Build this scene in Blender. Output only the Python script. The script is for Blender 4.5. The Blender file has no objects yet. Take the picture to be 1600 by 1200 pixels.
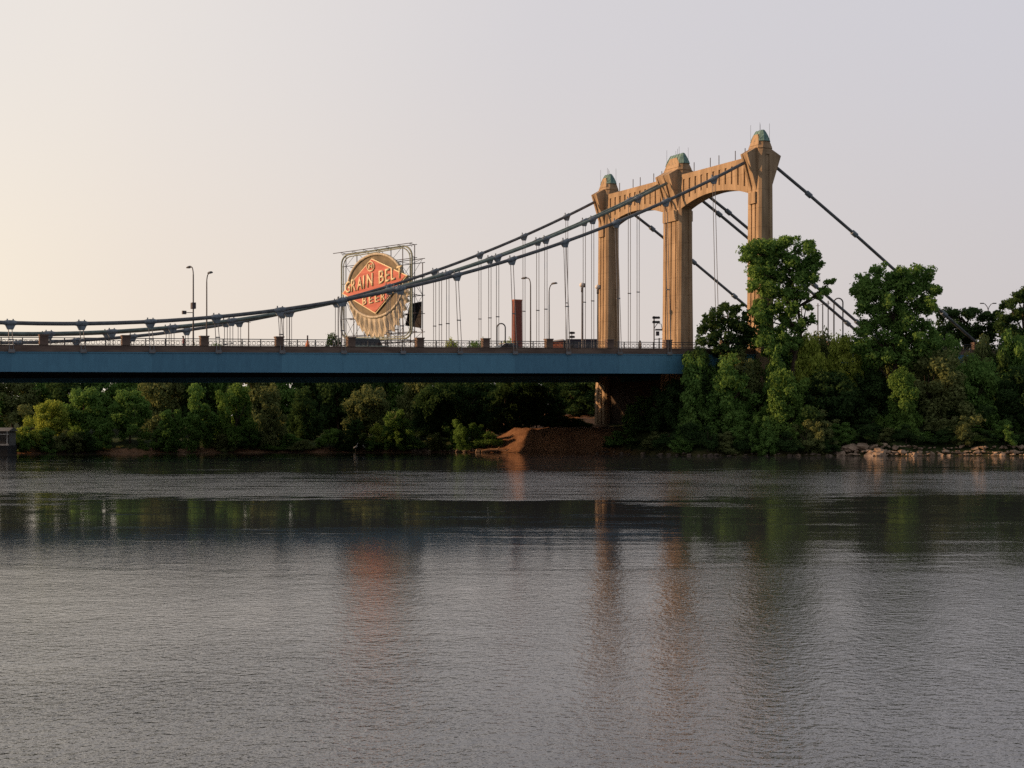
import bpy, bmesh, math, random
import numpy as np
from mathutils import Vector, Matrix
R = math.radians
sc = bpy.context.scene
COL = sc.collection

# ------------------------------------------------------------------ camera
F = 2447.2; HZ = 675.0; CH = 2.75          # focal length and horizon in photo pixels, camera height
cd = bpy.data.cameras.new("camera"); cam = bpy.data.objects.new("camera", cd); COL.objects.link(cam)
cam.location = (0, 0, CH); cam.rotation_euler = (R(90), 0, 0)
cd.sensor_width = 36; cd.lens = F/1600*36; cd.shift_y = 75/1600
cd.clip_start = .2; cd.clip_end = 12000
sc.camera = cam

# ------------------------------------------------------------------ world + sun
SUN = Vector((-1, -.02, 0)).normalized(); SEL = R(17)
SUN = Vector((SUN.x*math.cos(SEL), SUN.y*math.cos(SEL), math.sin(SEL)))
w = bpy.data.worlds.new("World"); sc.world = w; w.use_nodes = True
nt = w.node_tree; N = nt.nodes; L = nt.links; N.clear()
out = N.new('ShaderNodeOutputWorld'); bg = N.new('ShaderNodeBackground'); L.new(bg.outputs[0], out.inputs[0])
sky = N.new('ShaderNodeTexSky'); sky.sky_type = 'NISHITA'; sky.sun_disc = False
sky.sun_elevation = SEL; sky.sun_rotation = math.atan2(SUN.x, SUN.y); sky.dust_density = 4; sky.air_density = 1.2
tc = N.new('ShaderNodeTexCoord')
dot = N.new('ShaderNodeVectorMath'); dot.operation = 'DOT_PRODUCT'
hs = Vector((-.94, -.34, 0)).normalized(); dot.inputs[1].default_value = (hs.x, hs.y, 0)
L.new(tc.outputs['Generated'], dot.inputs[0])
def ramp(pts, src, mn, mx):
    mr = N.new('ShaderNodeMapRange'); mr.inputs[1].default_value = mn; mr.inputs[2].default_value = mx
    L.new(src, mr.inputs[0]); r = N.new('ShaderNodeValToRGB'); L.new(mr.outputs[0], r.inputs[0])
    e = r.color_ramp.elements
    while len(e) < len(pts): e.new(.5)
    for i, (p, c) in enumerate(pts): e[i].position = (p-mn)/(mx-mn); e[i].color = (*c, 1)
    return r.outputs[0]
def s2l(*c): return tuple(((v/255+.055)/1.055)**2.4 if v > 10 else v/255/12.92 for v in c)
low = ramp([(-1, s2l(168, 165, 172)), (-.62, s2l(204, 197, 197)), (-.34, s2l(222, 211, 203)), (-.12, s2l(238, 224, 209)), (.0, s2l(250, 236, 214)), (.6, s2l(255, 244, 220))], dot.outputs['Value'], -1, 1)
high = ramp([(-1, s2l(160, 162, 174)), (-.62, s2l(203, 201, 208)), (-.34, s2l(213, 209, 212)), (-.08, s2l(232, 225, 219)), (.6, s2l(236, 230, 222))], dot.outputs['Value'], -1, 1)
zen = (.26, .29, .36, 1)
sep = N.new('ShaderNodeSeparateXYZ'); L.new(tc.outputs['Generated'], sep.inputs[0])
def mixc(f_, a, b):
    m = N.new('ShaderNodeMix'); m.data_type = 'RGBA'; L.new(f_, m.inputs[0])
    for i, v in ((6, a), (7, b)):
        if isinstance(v, tuple): m.inputs[i].default_value = v
        else: L.new(v, m.inputs[i])
    return m.outputs[2]
def mrange(src, a, b, c=0, d=1):
    m = N.new('ShaderNodeMapRange'); m.interpolation_type = 'SMOOTHSTEP'
    for i, v in enumerate((a, b, c, d)): m.inputs[i+1].default_value = v
    L.new(src, m.inputs[0]); return m.outputs[0]
c1 = mixc(mrange(sep.outputs[2], .02, .27), low, high)
c2 = mixc(mrange(sep.outputs[2], .38, .85), c1, zen)
c2 = mixc(mrange(sep.outputs[1], .35, -.35), c2, (.33, .33, .37, 1))
cn = N.new('ShaderNodeTexNoise'); cn.inputs['Scale'].default_value = 2.2; cn.inputs['Detail'].default_value = 3
L.new(tc.outputs['Generated'], cn.inputs['Vector'])
mul = N.new('ShaderNodeVectorMath'); mul.operation = 'SCALE'; L.new(c2, mul.inputs[0])
cs = N.new('ShaderNodeMapRange'); cs.inputs[3].default_value = .97; cs.inputs[4].default_value = 1.03; L.new(cn.outputs[0], cs.inputs[0]); L.new(cs.outputs[0], mul.inputs['Scale'])
nsk = N.new('ShaderNodeVectorMath'); nsk.operation = 'SCALE'; nsk.inputs['Scale'].default_value = .008; L.new(sky.outputs[0], nsk.inputs[0])
addv = N.new('ShaderNodeVectorMath'); addv.operation = 'ADD'; L.new(mul.outputs[0], addv.inputs[0]); L.new(nsk.outputs[0], addv.inputs[1])
L.new(addv.outputs[0], bg.inputs[0]); bg.inputs[1].default_value = 1.0
sl = bpy.data.lights.new("sun", 'SUN'); sl.energy = 4.3; sl.angle = R(.8); sl.color = (1, .61, .34)
so = bpy.data.objects.new("sun", sl); COL.objects.link(so); so.rotation_euler = (-SUN).to_track_quat('-Z', 'Y').to_euler(); so.location = (-100, 0, 80)
vs = sc.view_settings; sc.display_settings.display_device = 'sRGB'; vs.view_transform = 'Standard'; vs.look = 'None'; vs.exposure = 0; vs.gamma = 1
sc.cycles.use_denoising = False
sc.cycles.max_bounces = 5; sc.cycles.diffuse_bounces = 2; sc.cycles.glossy_bounces = 3; sc.cycles.transmission_bounces = 2

# ------------------------------------------------------------------ helpers
rng = np.random.RandomState(7); rnd = random.Random(5)
def PT(px, py, Y): return Vector(((px-800)*Y/F, Y, CH+(HZ-py)*Y/F))
def setp(o, label=None, cat=None, group=None, kind=None):
    if label: o['label'] = label
    if cat: o['category'] = cat
    if group: o['group'] = group
    if kind: o['kind'] = kind
    return o
def empty(name, loc=(0, 0, 0), rz=0, **k):
    o = bpy.data.objects.new(name, None); COL.objects.link(o); o.location = loc; o.rotation_euler = (0, 0, rz)
    o.empty_display_size = .3
    return setp(o, **k)
class MB:
    def __init__(s, fn=None): s.v = []; s.f = []; s.fn = fn
    def add(s, vs, fs):
        n = len(s.v); s.v += [tuple(s.fn(*v)) if s.fn else tuple(v) for v in vs]; s.f += [tuple(i+n for i in f) for f in fs]
    def box(s, x0, x1, y0, y1, z0, z1):
        s.add([(x, y, z) for z in (z0, z1) for y in (y0, y1) for x in (x0, x1)],
              [(0, 2, 3, 1), (4, 5, 7, 6), (0, 1, 5, 4), (2, 6, 7, 3), (0, 4, 6, 2), (1, 3, 7, 5)])
    def tube(s, pts, rad, n=8, closed=False):
        pts = [Vector(p) for p in pts]; m = len(pts); rr = rad if isinstance(rad, (list, tuple)) else [rad]*m
        vs = []; up = Vector((.03, .05, 1)).normalized(); prev = None
        for i, p in enumerate(pts):
            a = pts[(i-1) % m] if (i or closed) else pts[0]; b = pts[(i+1) % m] if (i < m-1 or closed) else pts[-1]
            t = (b-a).normalized()
            if prev is None:
                u = t.cross(up if abs(t.dot(up)) < .95 else Vector((1, 0, 0))).normalized()
            else: u = (prev-t*prev.dot(t)).normalized()
            prev = u; v2 = t.cross(u)
            for k in range(n):
                g = 2*math.pi*k/n; vs.append(p+(u*math.cos(g)+v2*math.sin(g))*rr[i])
        fs = []
        for i in range(m if closed else m-1):
            j = (i+1) % m
            for k in range(n): fs.append((i*n+k, i*n+(k+1) % n, j*n+(k+1) % n, j*n+k))
        if not closed: fs.append(tuple(range(n))[::-1]); fs.append(tuple((m-1)*n+k for k in range(n)))
        s.add(vs, fs)
    def loft(s, rings, cap=True):       # rings: lists of equal length of 3D points
        n = len(rings[0]); vs = [p for r in rings for p in r]; fs = []
        for i in range(len(rings)-1):
            for k in range(n): fs.append((i*n+k, i*n+(k+1) % n, (i+1)*n+(k+1) % n, (i+1)*n+k))
        if cap: fs.append(tuple(range(n))[::-1]); fs.append(tuple((len(rings)-1)*n+k for k in range(n)))
        s.add(vs, fs)
    def ball(s, c, r, n=8, m=6, sz=1):
        rings = []
        for i in range(m+1):
            g = math.pi*i/m-math.pi/2; q = max(.02, math.cos(g))
            rings.append([(c[0]+r*q*math.cos(2*math.pi*k/n), c[1]+r*q*math.sin(2*math.pi*k/n), c[2]+r*sz*math.sin(g)) for k in range(n)])
        s.loft(rings)
    def build(s, name, mat, parent=None, smooth=False):
        me = bpy.data.meshes.new(name); me.from_pydata(s.v, [], s.f); me.update()
        if smooth: me.polygons.foreach_set('use_smooth', [True]*len(me.polygons))
        if mat: me.materials.append(mat)
        o = bpy.data.objects.new(name, me); COL.objects.link(o)
        if parent: o.parent = parent
        return o
def copy_tree(o, parent=None):
    c = o.copy(); COL.objects.link(c); c.parent = parent
    for ch in list(o.children): copy_tree(ch, c)
    return c

# ------------------------------------------------------------------ materials
def mat(name, col, rough=.7, var=.15, scale=1.0, spec=.3, col2=None, bump=0, metal=0, coord='Object', stretch=None, detail=5):
    m = bpy.data.materials.new(name); m.use_nodes = True; n = m.node_tree.nodes; l = m.node_tree.links
    p = n['Principled BSDF']; p.inputs['Roughness'].default_value = rough; p.inputs['Specular IOR Level'].default_value = spec; p.inputs['Metallic'].default_value = metal
    t = n.new('ShaderNodeTexCoord'); mp = n.new('ShaderNodeMapping'); l.new(t.outputs[coord], mp.inputs[0])
    if stretch: mp.inputs['Scale'].default_value = stretch
    nz = n.new('ShaderNodeTexNoise'); nz.inputs['Scale'].default_value = scale; nz.inputs['Detail'].default_value = detail; l.new(mp.outputs[0], nz.inputs['Vector'])
    cr = n.new('ShaderNodeValToRGB'); l.new(nz.outputs[0], cr.inputs[0])
    c2 = col2 or tuple(min(1, c*(1+var)) for c in col); c1_ = col if col2 else tuple(c*(1-var) for c in col)
    cr.color_ramp.elements[0].position = .35; cr.color_ramp.elements[1].position = .65
    cr.color_ramp.elements[0].color = (*c1_, 1); cr.color_ramp.elements[1].color = (*c2, 1)
    l.new(cr.outputs[0], p.inputs['Base Color'])
    if bump:
        b = n.new('ShaderNodeBump'); b.inputs['Distance'].default_value = bump; l.new(nz.outputs[0], b.inputs['Height']); l.new(b.outputs[0], p.inputs['Normal'])
    return m
M = {}
M['stone'] = mat('buff_concrete', (.31, .215, .125), .85, scale=.9, col2=(.46, .33, .20), bump=.05, stretch=(1, 1, .25))
M['stone_shaded'] = mat('shaded_concrete', (.07, .05, .035), .9, .3, 2)  # darker copy of the tower concrete, puts shade into the pier wall colour
M['parapet'] = mat('brown_parapet_concrete', (.13, .09, .07), .85, scale=1.1, col2=(.21, .15, .115), stretch=(.4, 1, 2))
M['copper'] = mat('green_copper', (.10, .19, .17), .6, scale=2.5, col2=(.22, .36, .31), stretch=(2, 2, .5))
M['cable'] = mat('grey_cable_paint', (.13, .14, .145), .55, .25, 1.5)
M['cable_green'] = mat('green_grey_cable_paint', (.16, .21, .19), .5, .25, 1.5)
M['clamp'] = mat('blue_grey_clamp_paint', (.18, .215, .24), .5, .3, 3)
M['hanger'] = mat('galvanised_hanger', (.20, .20, .20), .5, .2, 1)
M['rail'] = mat('dark_rail_paint', (.075, .08, .085), .6, .2, 1)
M['steel'] = mat('dark_steel', (.07, .06, .065), .6, .3, 1)
M['under'] = mat('dark_underside_steel', (.05, .05, .05), .8, .3, .5)
M['pole'] = mat('lamp_pole_paint', (.09, .085, .085), .5, .15, 1)
M['white'] = mat('white_paint', (.75, .74, .70), .5, .05, 2)
M['brick'] = mat('red_brick', (.42, .15, .085), .9, .2, 3)
M['brick_dark'] = mat('dark_red_brick', (.22, .08, .06), .9, .2, 3)
M['asphalt'] = mat('asphalt', (.05, .05, .05), .9, .2, 2)
M['bark'] = mat('bark', (.07, .05, .035), .95, .3, 3, bump=.05)
M['glass'] = mat('car_glass', (.02, .025, .03), .1, 0, 1, spec=.6)
M['tyre'] = mat('tyre_rubber', (.02, .02, .02), .9, .1, 1)
M['rock'] = mat('pale_riprap', (.20, .14, .095), .9, scale=1.5, col2=(.44, .32, .22), bump=.1)
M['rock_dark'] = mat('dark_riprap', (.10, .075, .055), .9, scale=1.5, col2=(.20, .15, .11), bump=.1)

for k_ in ('stone',):
    m = M[k_]; n = m.node_tree.nodes; l = m.node_tree.links; p = n['Principled BSDF']; src = p.inputs['Base Color'].links[0].from_socket
    t = n.new('ShaderNodeTexCoord'); sx_ = n.new('ShaderNodeSeparateXYZ'); l.new(t.outputs['Object'], sx_.inputs[0])
    dv = n.new('ShaderNodeMath'); dv.operation = 'DIVIDE'; dv.inputs[1].default_value = 2.35; l.new(sx_.outputs[2], dv.inputs[0])
    fr = n.new('ShaderNodeMath'); fr.operation = 'FRACT'; l.new(dv.outputs[0], fr.inputs[0])
    sm_ = n.new('ShaderNodeMapRange'); sm_.inputs[1].default_value = .0; sm_.inputs[2].default_value = .04; sm_.inputs[3].default_value = .62; sm_.inputs[4].default_value = 1; l.new(fr.outputs[0], sm_.inputs[0])
    mp = n.new('ShaderNodeMapping'); mp.inputs['Scale'].default_value = (1.6, 1.6, .2); l.new(t.outputs['Object'], mp.inputs[0])
    nz = n.new('ShaderNodeTexNoise'); nz.inputs['Scale'].default_value = 1.5; nz.inputs['Detail'].default_value = 6; nz.inputs['Roughness'].default_value = .7; l.new(mp.outputs[0], nz.inputs['Vector'])
    gr_ = n.new('ShaderNodeMapRange'); gr_.inputs[1].default_value = .35; gr_.inputs[2].default_value = .6; gr_.inputs[3].default_value = .80; gr_.inputs[4].default_value = 1.06; l.new(nz.outputs[0], gr_.inputs[0])
    mm = n.new('ShaderNodeMath'); mm.operation = 'MULTIPLY'; l.new(sm_.outputs[0], mm.inputs[0]); l.new(gr_.outputs[0], mm.inputs[1])
    vs_ = n.new('ShaderNodeVectorMath'); vs_.operation = 'SCALE'; l.new(src, vs_.inputs[0]); l.new(mm.outputs[0], vs_.inputs['Scale']); l.new(vs_.outputs[0], p.inputs['Base Color'])
# blue girder paint: one tone per painted panel
def girder_mat():
    m = bpy.data.materials.new('blue_girder_paint'); m.use_nodes = True; n = m.node_tree.nodes; l = m.node_tree.links
    p = n['Principled BSDF']; p.inputs['Roughness'].default_value = .5; p.inputs['Specular IOR Level'].default_value = .35
    t = n.new('ShaderNodeTexCoord'); s_ = n.new('ShaderNodeSeparateXYZ'); l.new(t.outputs['Object'], s_.inputs[0])
    d = n.new('ShaderNodeMath'); d.operation = 'DIVIDE'; d.inputs[1].default_value = 13.9; l.new(s_.outputs[0], d.inputs[0])
    fl = n.new('ShaderNodeMath'); fl.operation = 'FLOOR'; l.new(d.outputs[0], fl.inputs[0])
    wn = n.new('ShaderNodeTexWhiteNoise'); wn.noise_dimensions = '1D'; l.new(fl.outputs[0], wn.inputs['W'])
    nz = n.new('ShaderNodeTexNoise'); nz.inputs['Scale'].default_value = 1.6; nz.inputs['Detail'].default_value = 8; nz.inputs['Roughness'].default_value = .7; vm = n.new('ShaderNodeMapping'); vm.inputs['Scale'].default_value = (1.3, 1, .35); l.new(t.outputs['Object'], vm.inputs[0]); l.new(vm.outputs[0], nz.inputs['Vector'])
    mx = n.new('ShaderNodeMath'); mx.operation = 'MULTIPLY_ADD'; mx.inputs[1].default_value = .45; l.new(wn.outputs[0], mx.inputs[0]); l.new(nz.outputs[0], mx.inputs[2])
    cr = n.new('ShaderNodeValToRGB'); l.new(mx.outputs[0], cr.inputs[0]); cr.color_ramp.elements[0].position = .35; cr.color_ramp.elements[1].position = 1.0
    cr.color_ramp.elements[0].color = (.07, .20, .30, 1); cr.color_ramp.elements[1].color = (.11, .30, .42, 1)
    l.new(cr.outputs[0], p.inputs['Base Color']); return m
M['blue'] = girder_mat()

def leaf_mat(name, a, b):
    m = bpy.data.materials.new(name); m.use_nodes = True; n = m.node_tree.nodes; l = m.node_tree.links; n.clear()
    o = n.new('ShaderNodeOutputMaterial'); g = n.new('ShaderNodeNewGeometry'); t = n.new('ShaderNodeTexCoord')
    nz = n.new('ShaderNodeTexNoise'); nz.inputs['Scale'].default_value = .35; nz.inputs['Detail'].default_value = 3; l.new(t.outputs['Object'], nz.inputs['Vector'])
    ad = n.new('ShaderNodeMath'); ad.operation = 'MULTIPLY_ADD'; ad.inputs[1].default_value = .5; l.new(g.outputs['Random Per Island'], ad.inputs[0]); l.new(nz.outputs[0], ad.inputs[2])
    cr = n.new('ShaderNodeValToRGB'); l.new(ad.outputs[0], cr.inputs[0]); cr.color_ramp.elements[0].position = .4; cr.color_ramp.elements[1].position = 1.0
    cr.color_ramp.elements[0].color = (*a, 1); cr.color_ramp.elements[1].color = (*b, 1)
    d = n.new('ShaderNodeBsdfDiffuse'); tr = n.new('ShaderNodeBsdfTranslucent'); l.new(cr.outputs[0], d.inputs[0]); l.new(cr.outputs[0], tr.inputs[0])
    mx = n.new('ShaderNodeMixShader'); mx.inputs[0].default_value = .40; l.new(d.outputs[0], mx.inputs[1]); l.new(tr.outputs[0], mx.inputs[2]); l.new(mx.outputs[0], o.inputs[0])
    return m
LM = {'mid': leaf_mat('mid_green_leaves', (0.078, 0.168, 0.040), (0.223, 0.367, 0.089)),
      'dark': leaf_mat('dark_shaded_green_leaves', (0.032, 0.065, 0.022), (0.080, 0.138, 0.043)),  # dark tone puts tree shade into the leaf colour, beside naturally dark foliage
      'bright': leaf_mat('bright_green_leaves', (.085, .165, .035), (.21, .335, .075)),
      'yellow': leaf_mat('yellow_green_leaves', (0.188, 0.268, 0.044), (0.514, 0.580, 0.110)),
      'olive': leaf_mat('olive_leaves', (0.110, 0.144, 0.049), (0.268, 0.301, 0.110)),
      'brown': leaf_mat('brownish_leaves', (0.111, 0.092, 0.046), (0.278, 0.205, 0.092))}

# ------------------------------------------------------------------ ground and water
shore_px = [(-2500, 185), (-800, 192), (-200, 196), (0, 200), (100, 204), (450, 214), (700, 214), (780, 210), (840, 206), (900, 202), (955, 197), (1000, 191), (1060, 184), (1110, 180), (1300, 179), (1600, 180), (2200, 184), (4000, 195)]
SX = [(p-800)*y/F for p, y in shore_px]; SY = [y for p, y in shore_px]
def shoreY(X): return float(np.interp(X, SX, SY))+.5*math.sin(X*.55)+.35*math.sin(X*1.3+2)
def sm(t): t = min(1, max(0, t)); return t*t*(3-2*t)
def gz(X, Y):
    d = Y-shoreY(X)
    P = float(np.interp(X, [-300, -60, -8, -3.2, .5, 14, 20, 30, 60, 300], [2, 1.7, 1.5, 1.5, 3.2, 3.3, 2.8, 2.6, 2.6, 3]))
    Lr = float(np.interp(X, [-300, -8, 0, 14, 22, 300], [6, 6, 8.5, 9, 7, 7]))
    if d < 0: return max(-2.5, d*.4)
    z = P*sm(d/Lr)**.8 if d > 0 else 0
    z += 3.6*sm((d-22)/45)
    z += .15*math.sin(X*1.7+Y*.9)*sm(d/3)+.1*math.sin(X*.6-Y*1.9)*sm(d/3)
    return z
xs = np.concatenate([np.linspace(-4000, -400, 10), np.linspace(-300, -75, 30), np.linspace(-72, 75, 190), np.linspace(90, 300, 25), np.linspace(400, 4000, 10)])
ds = [-8, -4, -1.5, -.5, 0, .4, .8, 1.3, 1.9, 2.6, 3.4, 4.3, 5.3, 6.4, 7.6, 9, 11, 14, 18, 24, 32, 42, 55, 75, 120, 300, 1000, 6000]
vv = []; ff = []
for X in xs:
    for d in ds:
        Y = shoreY(X)+d; vv.append((X, Y, gz(X, Y)))
nd = len(ds)
for i in range(len(xs)-1):
    for j in range(nd-1): ff.append((i*nd+j, (i+1)*nd+j, (i+1)*nd+j+1, i*nd+j+1))
mg = bpy.data.materials.new('riverbank_soil'); mg.use_nodes = True; n = mg.node_tree.nodes; l = mg.node_tree.links; p = n['Principled BSDF']
p.inputs['Roughness'].default_value = .95; p.inputs['Specular IOR Level'].default_value = .1
g = n.new('ShaderNodeNewGeometry'); sp_ = n.new('ShaderNodeSeparateXYZ'); l.new(g.outputs['Position'], sp_.inputs[0])
nz = n.new('ShaderNodeTexNoise'); nz.inputs['Scale'].default_value = .9; nz.inputs['Detail'].default_value = 8; nz.inputs['Roughness'].default_value = .7; l.new(g.outputs['Position'], nz.inputs['Vector'])
def gmr(src, a, b, c=0, d=1):
    m = n.new('ShaderNodeMapRange')
    for i, v in enumerate((a, b, c, d)): m.inputs[i+1].default_value = v
    l.new(src, m.inputs[0]); return m.outputs[0]
def gm(op, a, b):
    m = n.new('ShaderNodeMath'); m.operation = op
    for i, v in ((0, a), (1, b)):
        if isinstance(v, (int, float)): m.inputs[i].default_value = v
        else: l.new(v, m.inputs[i])
    return m.outputs[0]
dx_ = gm('MULTIPLY', gmr(sp_.outputs[0], -5, -2), gmr(sp_.outputs[0], 14.5, 12))
dirt = gm('MAXIMUM', dx_, gm('MULTIPLY', gmr(gm('ADD', sp_.outputs[2], gm('MULTIPLY', nz.outputs[0], -1.2)), .1, -.2), gmr(sp_.outputs[0], 16, 12, .15, 1)))
cs1 = n.new('ShaderNodeValToRGB'); l.new(nz.outputs[0], cs1.inputs[0]); cs1.color_ramp.elements[0].position = .3; cs1.color_ramp.elements[1].position = .7
cs1.color_ramp.elements[0].color = (.16, .08, .043, 1); cs1.color_ramp.elements[1].color = (.34, .185, .10, 1)
cs2 = n.new('ShaderNodeValToRGB'); l.new(nz.outputs[0], cs2.inputs[0]); cs2.color_ramp.elements[0].position = .3; cs2.color_ramp.elements[1].position = .7
cs2.color_ramp.elements[0].color = (.02, .03, .01, 1); cs2.color_ramp.elements[1].color = (.05, .07, .02, 1)
m_ = n.new('ShaderNodeMix'); m_.data_type = 'RGBA'; l.new(dirt, m_.inputs[0]); l.new(cs2.outputs[0], m_.inputs[6]); l.new(cs1.outputs[0], m_.inputs[7]); l.new(m_.outputs[2], p.inputs['Base Color'])
b = n.new('ShaderNodeBump'); b.inputs['Distance'].default_value = .25; l.new(nz.outputs[0], b.inputs['Height']); l.new(b.outputs[0], p.inputs['Normal'])
q = MB(); q.add(vv, ff); setp(q.build('ground', mg, smooth=True), kind='structure')

# water
mw = bpy.data.materials.new('river_water'); mw.use_nodes = True; n = mw.node_tree.nodes; l = mw.node_tree.links; p = n['Principled BSDF']
p.inputs['Base Color'].default_value = (.044, .049, .052, 1); p.inputs['Roughness'].default_value = .03; p.inputs['IOR'].default_value = 1.333
g = n.new('ShaderNodeNewGeometry'); sp_ = n.new('ShaderNodeSeparateXYZ'); l.new(g.outputs['Position'], sp_.inputs[0])
def noise(scale, detail=2, rough=.5, st=(1, 1, 1), off=0):
    mp = n.new('ShaderNodeMapping'); mp.inputs['Scale'].default_value = st; mp.inputs['Location'].default_value = (off, off*.7, 0); mp.inputs['Rotation'].default_value = (0, 0, R(6)); l.new(g.outputs['Position'], mp.inputs[0])
    z = n.new('ShaderNodeTexNoise'); z.inputs['Scale'].default_value = scale; z.inputs['Detail'].default_value = detail; z.inputs['Roughness'].default_value = rough; l.new(mp.outputs[0], z.inputs['Vector']); return z.outputs[0]
# wind-ruffled and calm stretches of the river, by distance from the near bank and by noise
Y_ = sp_.outputs[1]
band = n.new('ShaderNodeFloatCurve')
cv = band.mapping.curves[0]
YR = 220.0
BP = [(0, .95), (27/YR, .92), (31/YR, .74), (35/YR, .36), (42/YR, .24), (56/YR, .08), (64/YR, .30), (72/YR, .86), (102/YR, .84), (116/YR, .10), (1, -.05)]
while len(cv.points) < len(BP): cv.points.new(.5, .5)
for pt, (a_, b_) in zip(cv.points, BP): pt.location = (a_, b_); pt.handle_type = 'AUTO'
band.mapping.update()
patch = noise(.05, 5, .65, (1.3, 1.8, 1), 13)
streak = noise(.22, 4, .65, (.5, 1.8, 1), 40)
yj = gm('ADD', gm('DIVIDE', Y_, YR), gm('MULTIPLY', gm('SUBTRACT', patch, .5), gmr(Y_, 30, 58, .08, .32)))
l.new(yj, band.inputs['Value'])
right = gmr(gm('DIVIDE', sp_.outputs[0], gm('MAXIMUM', Y_, 1)), -.08, .12)       # the right-hand part of the reach is more ruffled
ruf = gm('ADD', gm('ADD', band.outputs[0], gm('MULTIPLY', gm('SUBTRACT', streak, .5), gmr(Y_, 25, 70, .8, 3.2))), gm('MULTIPLY', right, .16))
cl = n.new('ShaderNodeClamp'); l.new(ruf, cl.inputs[0]); cl.inputs[1].default_value = .02; ruf = gm('MAXIMUM', cl.outputs[0], gmr(Y_, 52, 33, .02, .60))
fine = noise(8, 3, .6, (1, .8, 1)); mid_ = noise(2.2, 2, .5, (1, .6, 1), 5); big = noise(.5, 1, .5, (1, .5, 1), 9)
gust = noise(.12, 3, .6, (1, .45, 1), 70)
hgt = gm('ADD', gm('ADD', gm('MULTIPLY', fine, .016), gm('MULTIPLY', mid_, .012)), gm('MULTIPLY', big, .010))
amp = gm('MULTIPLY', gm('ADD', gm('MULTIPLY', gm('POWER', ruf, 1.6), 1.0), .03), gm('MULTIPLY', gmr(gust, .3, .7, .55, 1.5), gm('ADD', gmr(Y_, 58, 85, .62, 1.6), gmr(Y_, 24, 13, 0, .75))))
hh = gm('MULTIPLY', hgt, amp)
b = n.new('ShaderNodeBump'); b.inputs['Distance'].default_value = 1; b.inputs['Strength'].default_value = 1; l.new(hh, b.inputs['Height']); l.new(b.outputs[0], p.inputs['Normal'])
q = MB(); q.add([(-4000, -400, 0), (4000, -400, 0), (4000, 700, 0), (-4000, 700, 0)], [(0, 1, 2, 3)])
setp(q.build('river_water', mw), kind='structure')

# ------------------------------------------------------------------ bridge
TH = R(26.804); C_, S_ = math.cos(TH), math.sin(TH); D = 6.954; W = 37.5; BX, BY = -49.66, 155.0
KT = 13.0; AT = KT*D; WM1, WM2 = .475*W, .535*W; WMC = .505*W
def a_of(px, w_): q = (px-800)/F; return (q*(BY+C_*w_)-BX+S_*w_)/(C_-q*S_)
def bw(a, w_): return (BX+C_*a-S_*w_, BY+S_*a+C_*w_)
SL = .134/D
def zd(a): return 10.69+SL*a
bridge = empty('suspension_bridge', (BX, BY, 0), TH, label='long suspension bridge with blue girders, brown parapet and buff concrete towers over the river', cat='bridge')
fd = lambda a, w_, z: (a, w_, z+zd(a))
A0, A1 = -15*D, 24*D
def girder(w0, w1, name='girder'):
    m_ = MB(fd); aa = np.linspace(A0, A1, 14)
    for i in range(13):
        a, c = aa[i], aa[i+1]; dep = lambda t: -(2.0+.034*max(0, min(12, t/D)))
        m_.add([(x, y, z) for x, z0 in ((a, dep(a)), (c, dep(c))) for y in (w0, w1) for z in (z0, -.02)],
               [(0, 1, 3, 2), (4, 6, 7, 5), (0, 4, 5, 1), (2, 3, 7, 6), (0, 2, 6, 4), (1, 5, 7, 3)])
    # flange lips and stiffeners on the outer face
    s_ = -1 if w0 < 10 else 1; e = w0 if w0 < 10 else w1
    ya, yb = sorted((e, e+s_*.07))
    m_.box(A0, A1, ya, yb, -.12, -.025)
    k = A0
    while k < A1:
        yc, yd_ = sorted((e, e+s_*.018)); m_.box(k-.05, k+.05, yc, yd_, -1.96, -.13); k += D*2
    return m_.build(name, M['blue'], bridge)
girder(-.75, -.35); girder(W+.35, W+.75)
m_ = MB(fd); m_.box(A0, A1, -.34, W+.34, -.55, -.03); m_.build('deck', M['asphalt'], bridge)
m_ = MB(fd)
for w_ in (7, 13, 17.5, 24, 30.5):
    m_.box(A0, A1, w_-.2, w_+.2, -1.7, -.552)
k = A0
while k < A1: m_.box(k-.15, k+.15, -.345, 6.79, -1.5, -.556); m_.box(k-.15, k+.15, 7.21, 12.79, -1.5, -.556); m_.box(k-.15, k+.15, 13.21, 17.29, -1.5, -.556); m_.box(k-.15, k+.15, 17.71, 23.79, -1.5, -.556); m_.box(k-.15, k+.15, 24.21, 30.29, -1.5, -.556); m_.box(k-.15, k+.15, 30.71, W+.345, -1.5, -.556); k += D
m_.build('floor_beam_frame', M['under'], bridge)
for w_ in (-.62, W+.30):
    m_ = MB(fd); m_.box(A0, A1, w_, w_+.32, 0, .60); m_.box(A0, A1, w_-.04, w_+.36, .60, .68); m_.build('parapet', M['parapet'], bridge)
# pillars and railing bays
PS = 1.172*D; P0 = .452*D
mp_ = MB(fd); mp_.box(-.42, .42, -.72, -.10, .685, 1.58); mp_.box(-.48, .48, -.78, -.04, 1.58, 1.72)
pil = mp_.build('railing_pillar', M['parapet'], bridge)
mr_ = MB(fd); wr = -.42
mr_.box(.43, PS-.43, wr-.04, wr+.04, 1.36, 1.44); mr_.box(.43, PS-.43, wr-.025, wr+.025, 1.17, 1.21); mr_.box(.43, PS-.43, wr-.025, wr+.025, .74, .78)
for i in range(1, 4): x = PS*i/4; mr_.box(x-.05, x+.05, wr-.045, wr+.045, .685, 1.36)
nr = 14
for i in range(nr):
    x = .43+(PS-.86)*(i+.5)/nr
    mr_.tube([(x+.19*math.cos(t), wr, .975+.19*math.sin(t)) for t in np.linspace(0, 2*math.pi, 11)[:-1]], .024, 4, True)
bay = mr_.build('railing', M['rail'], bridge)
i0, i1 = -12, 19
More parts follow.
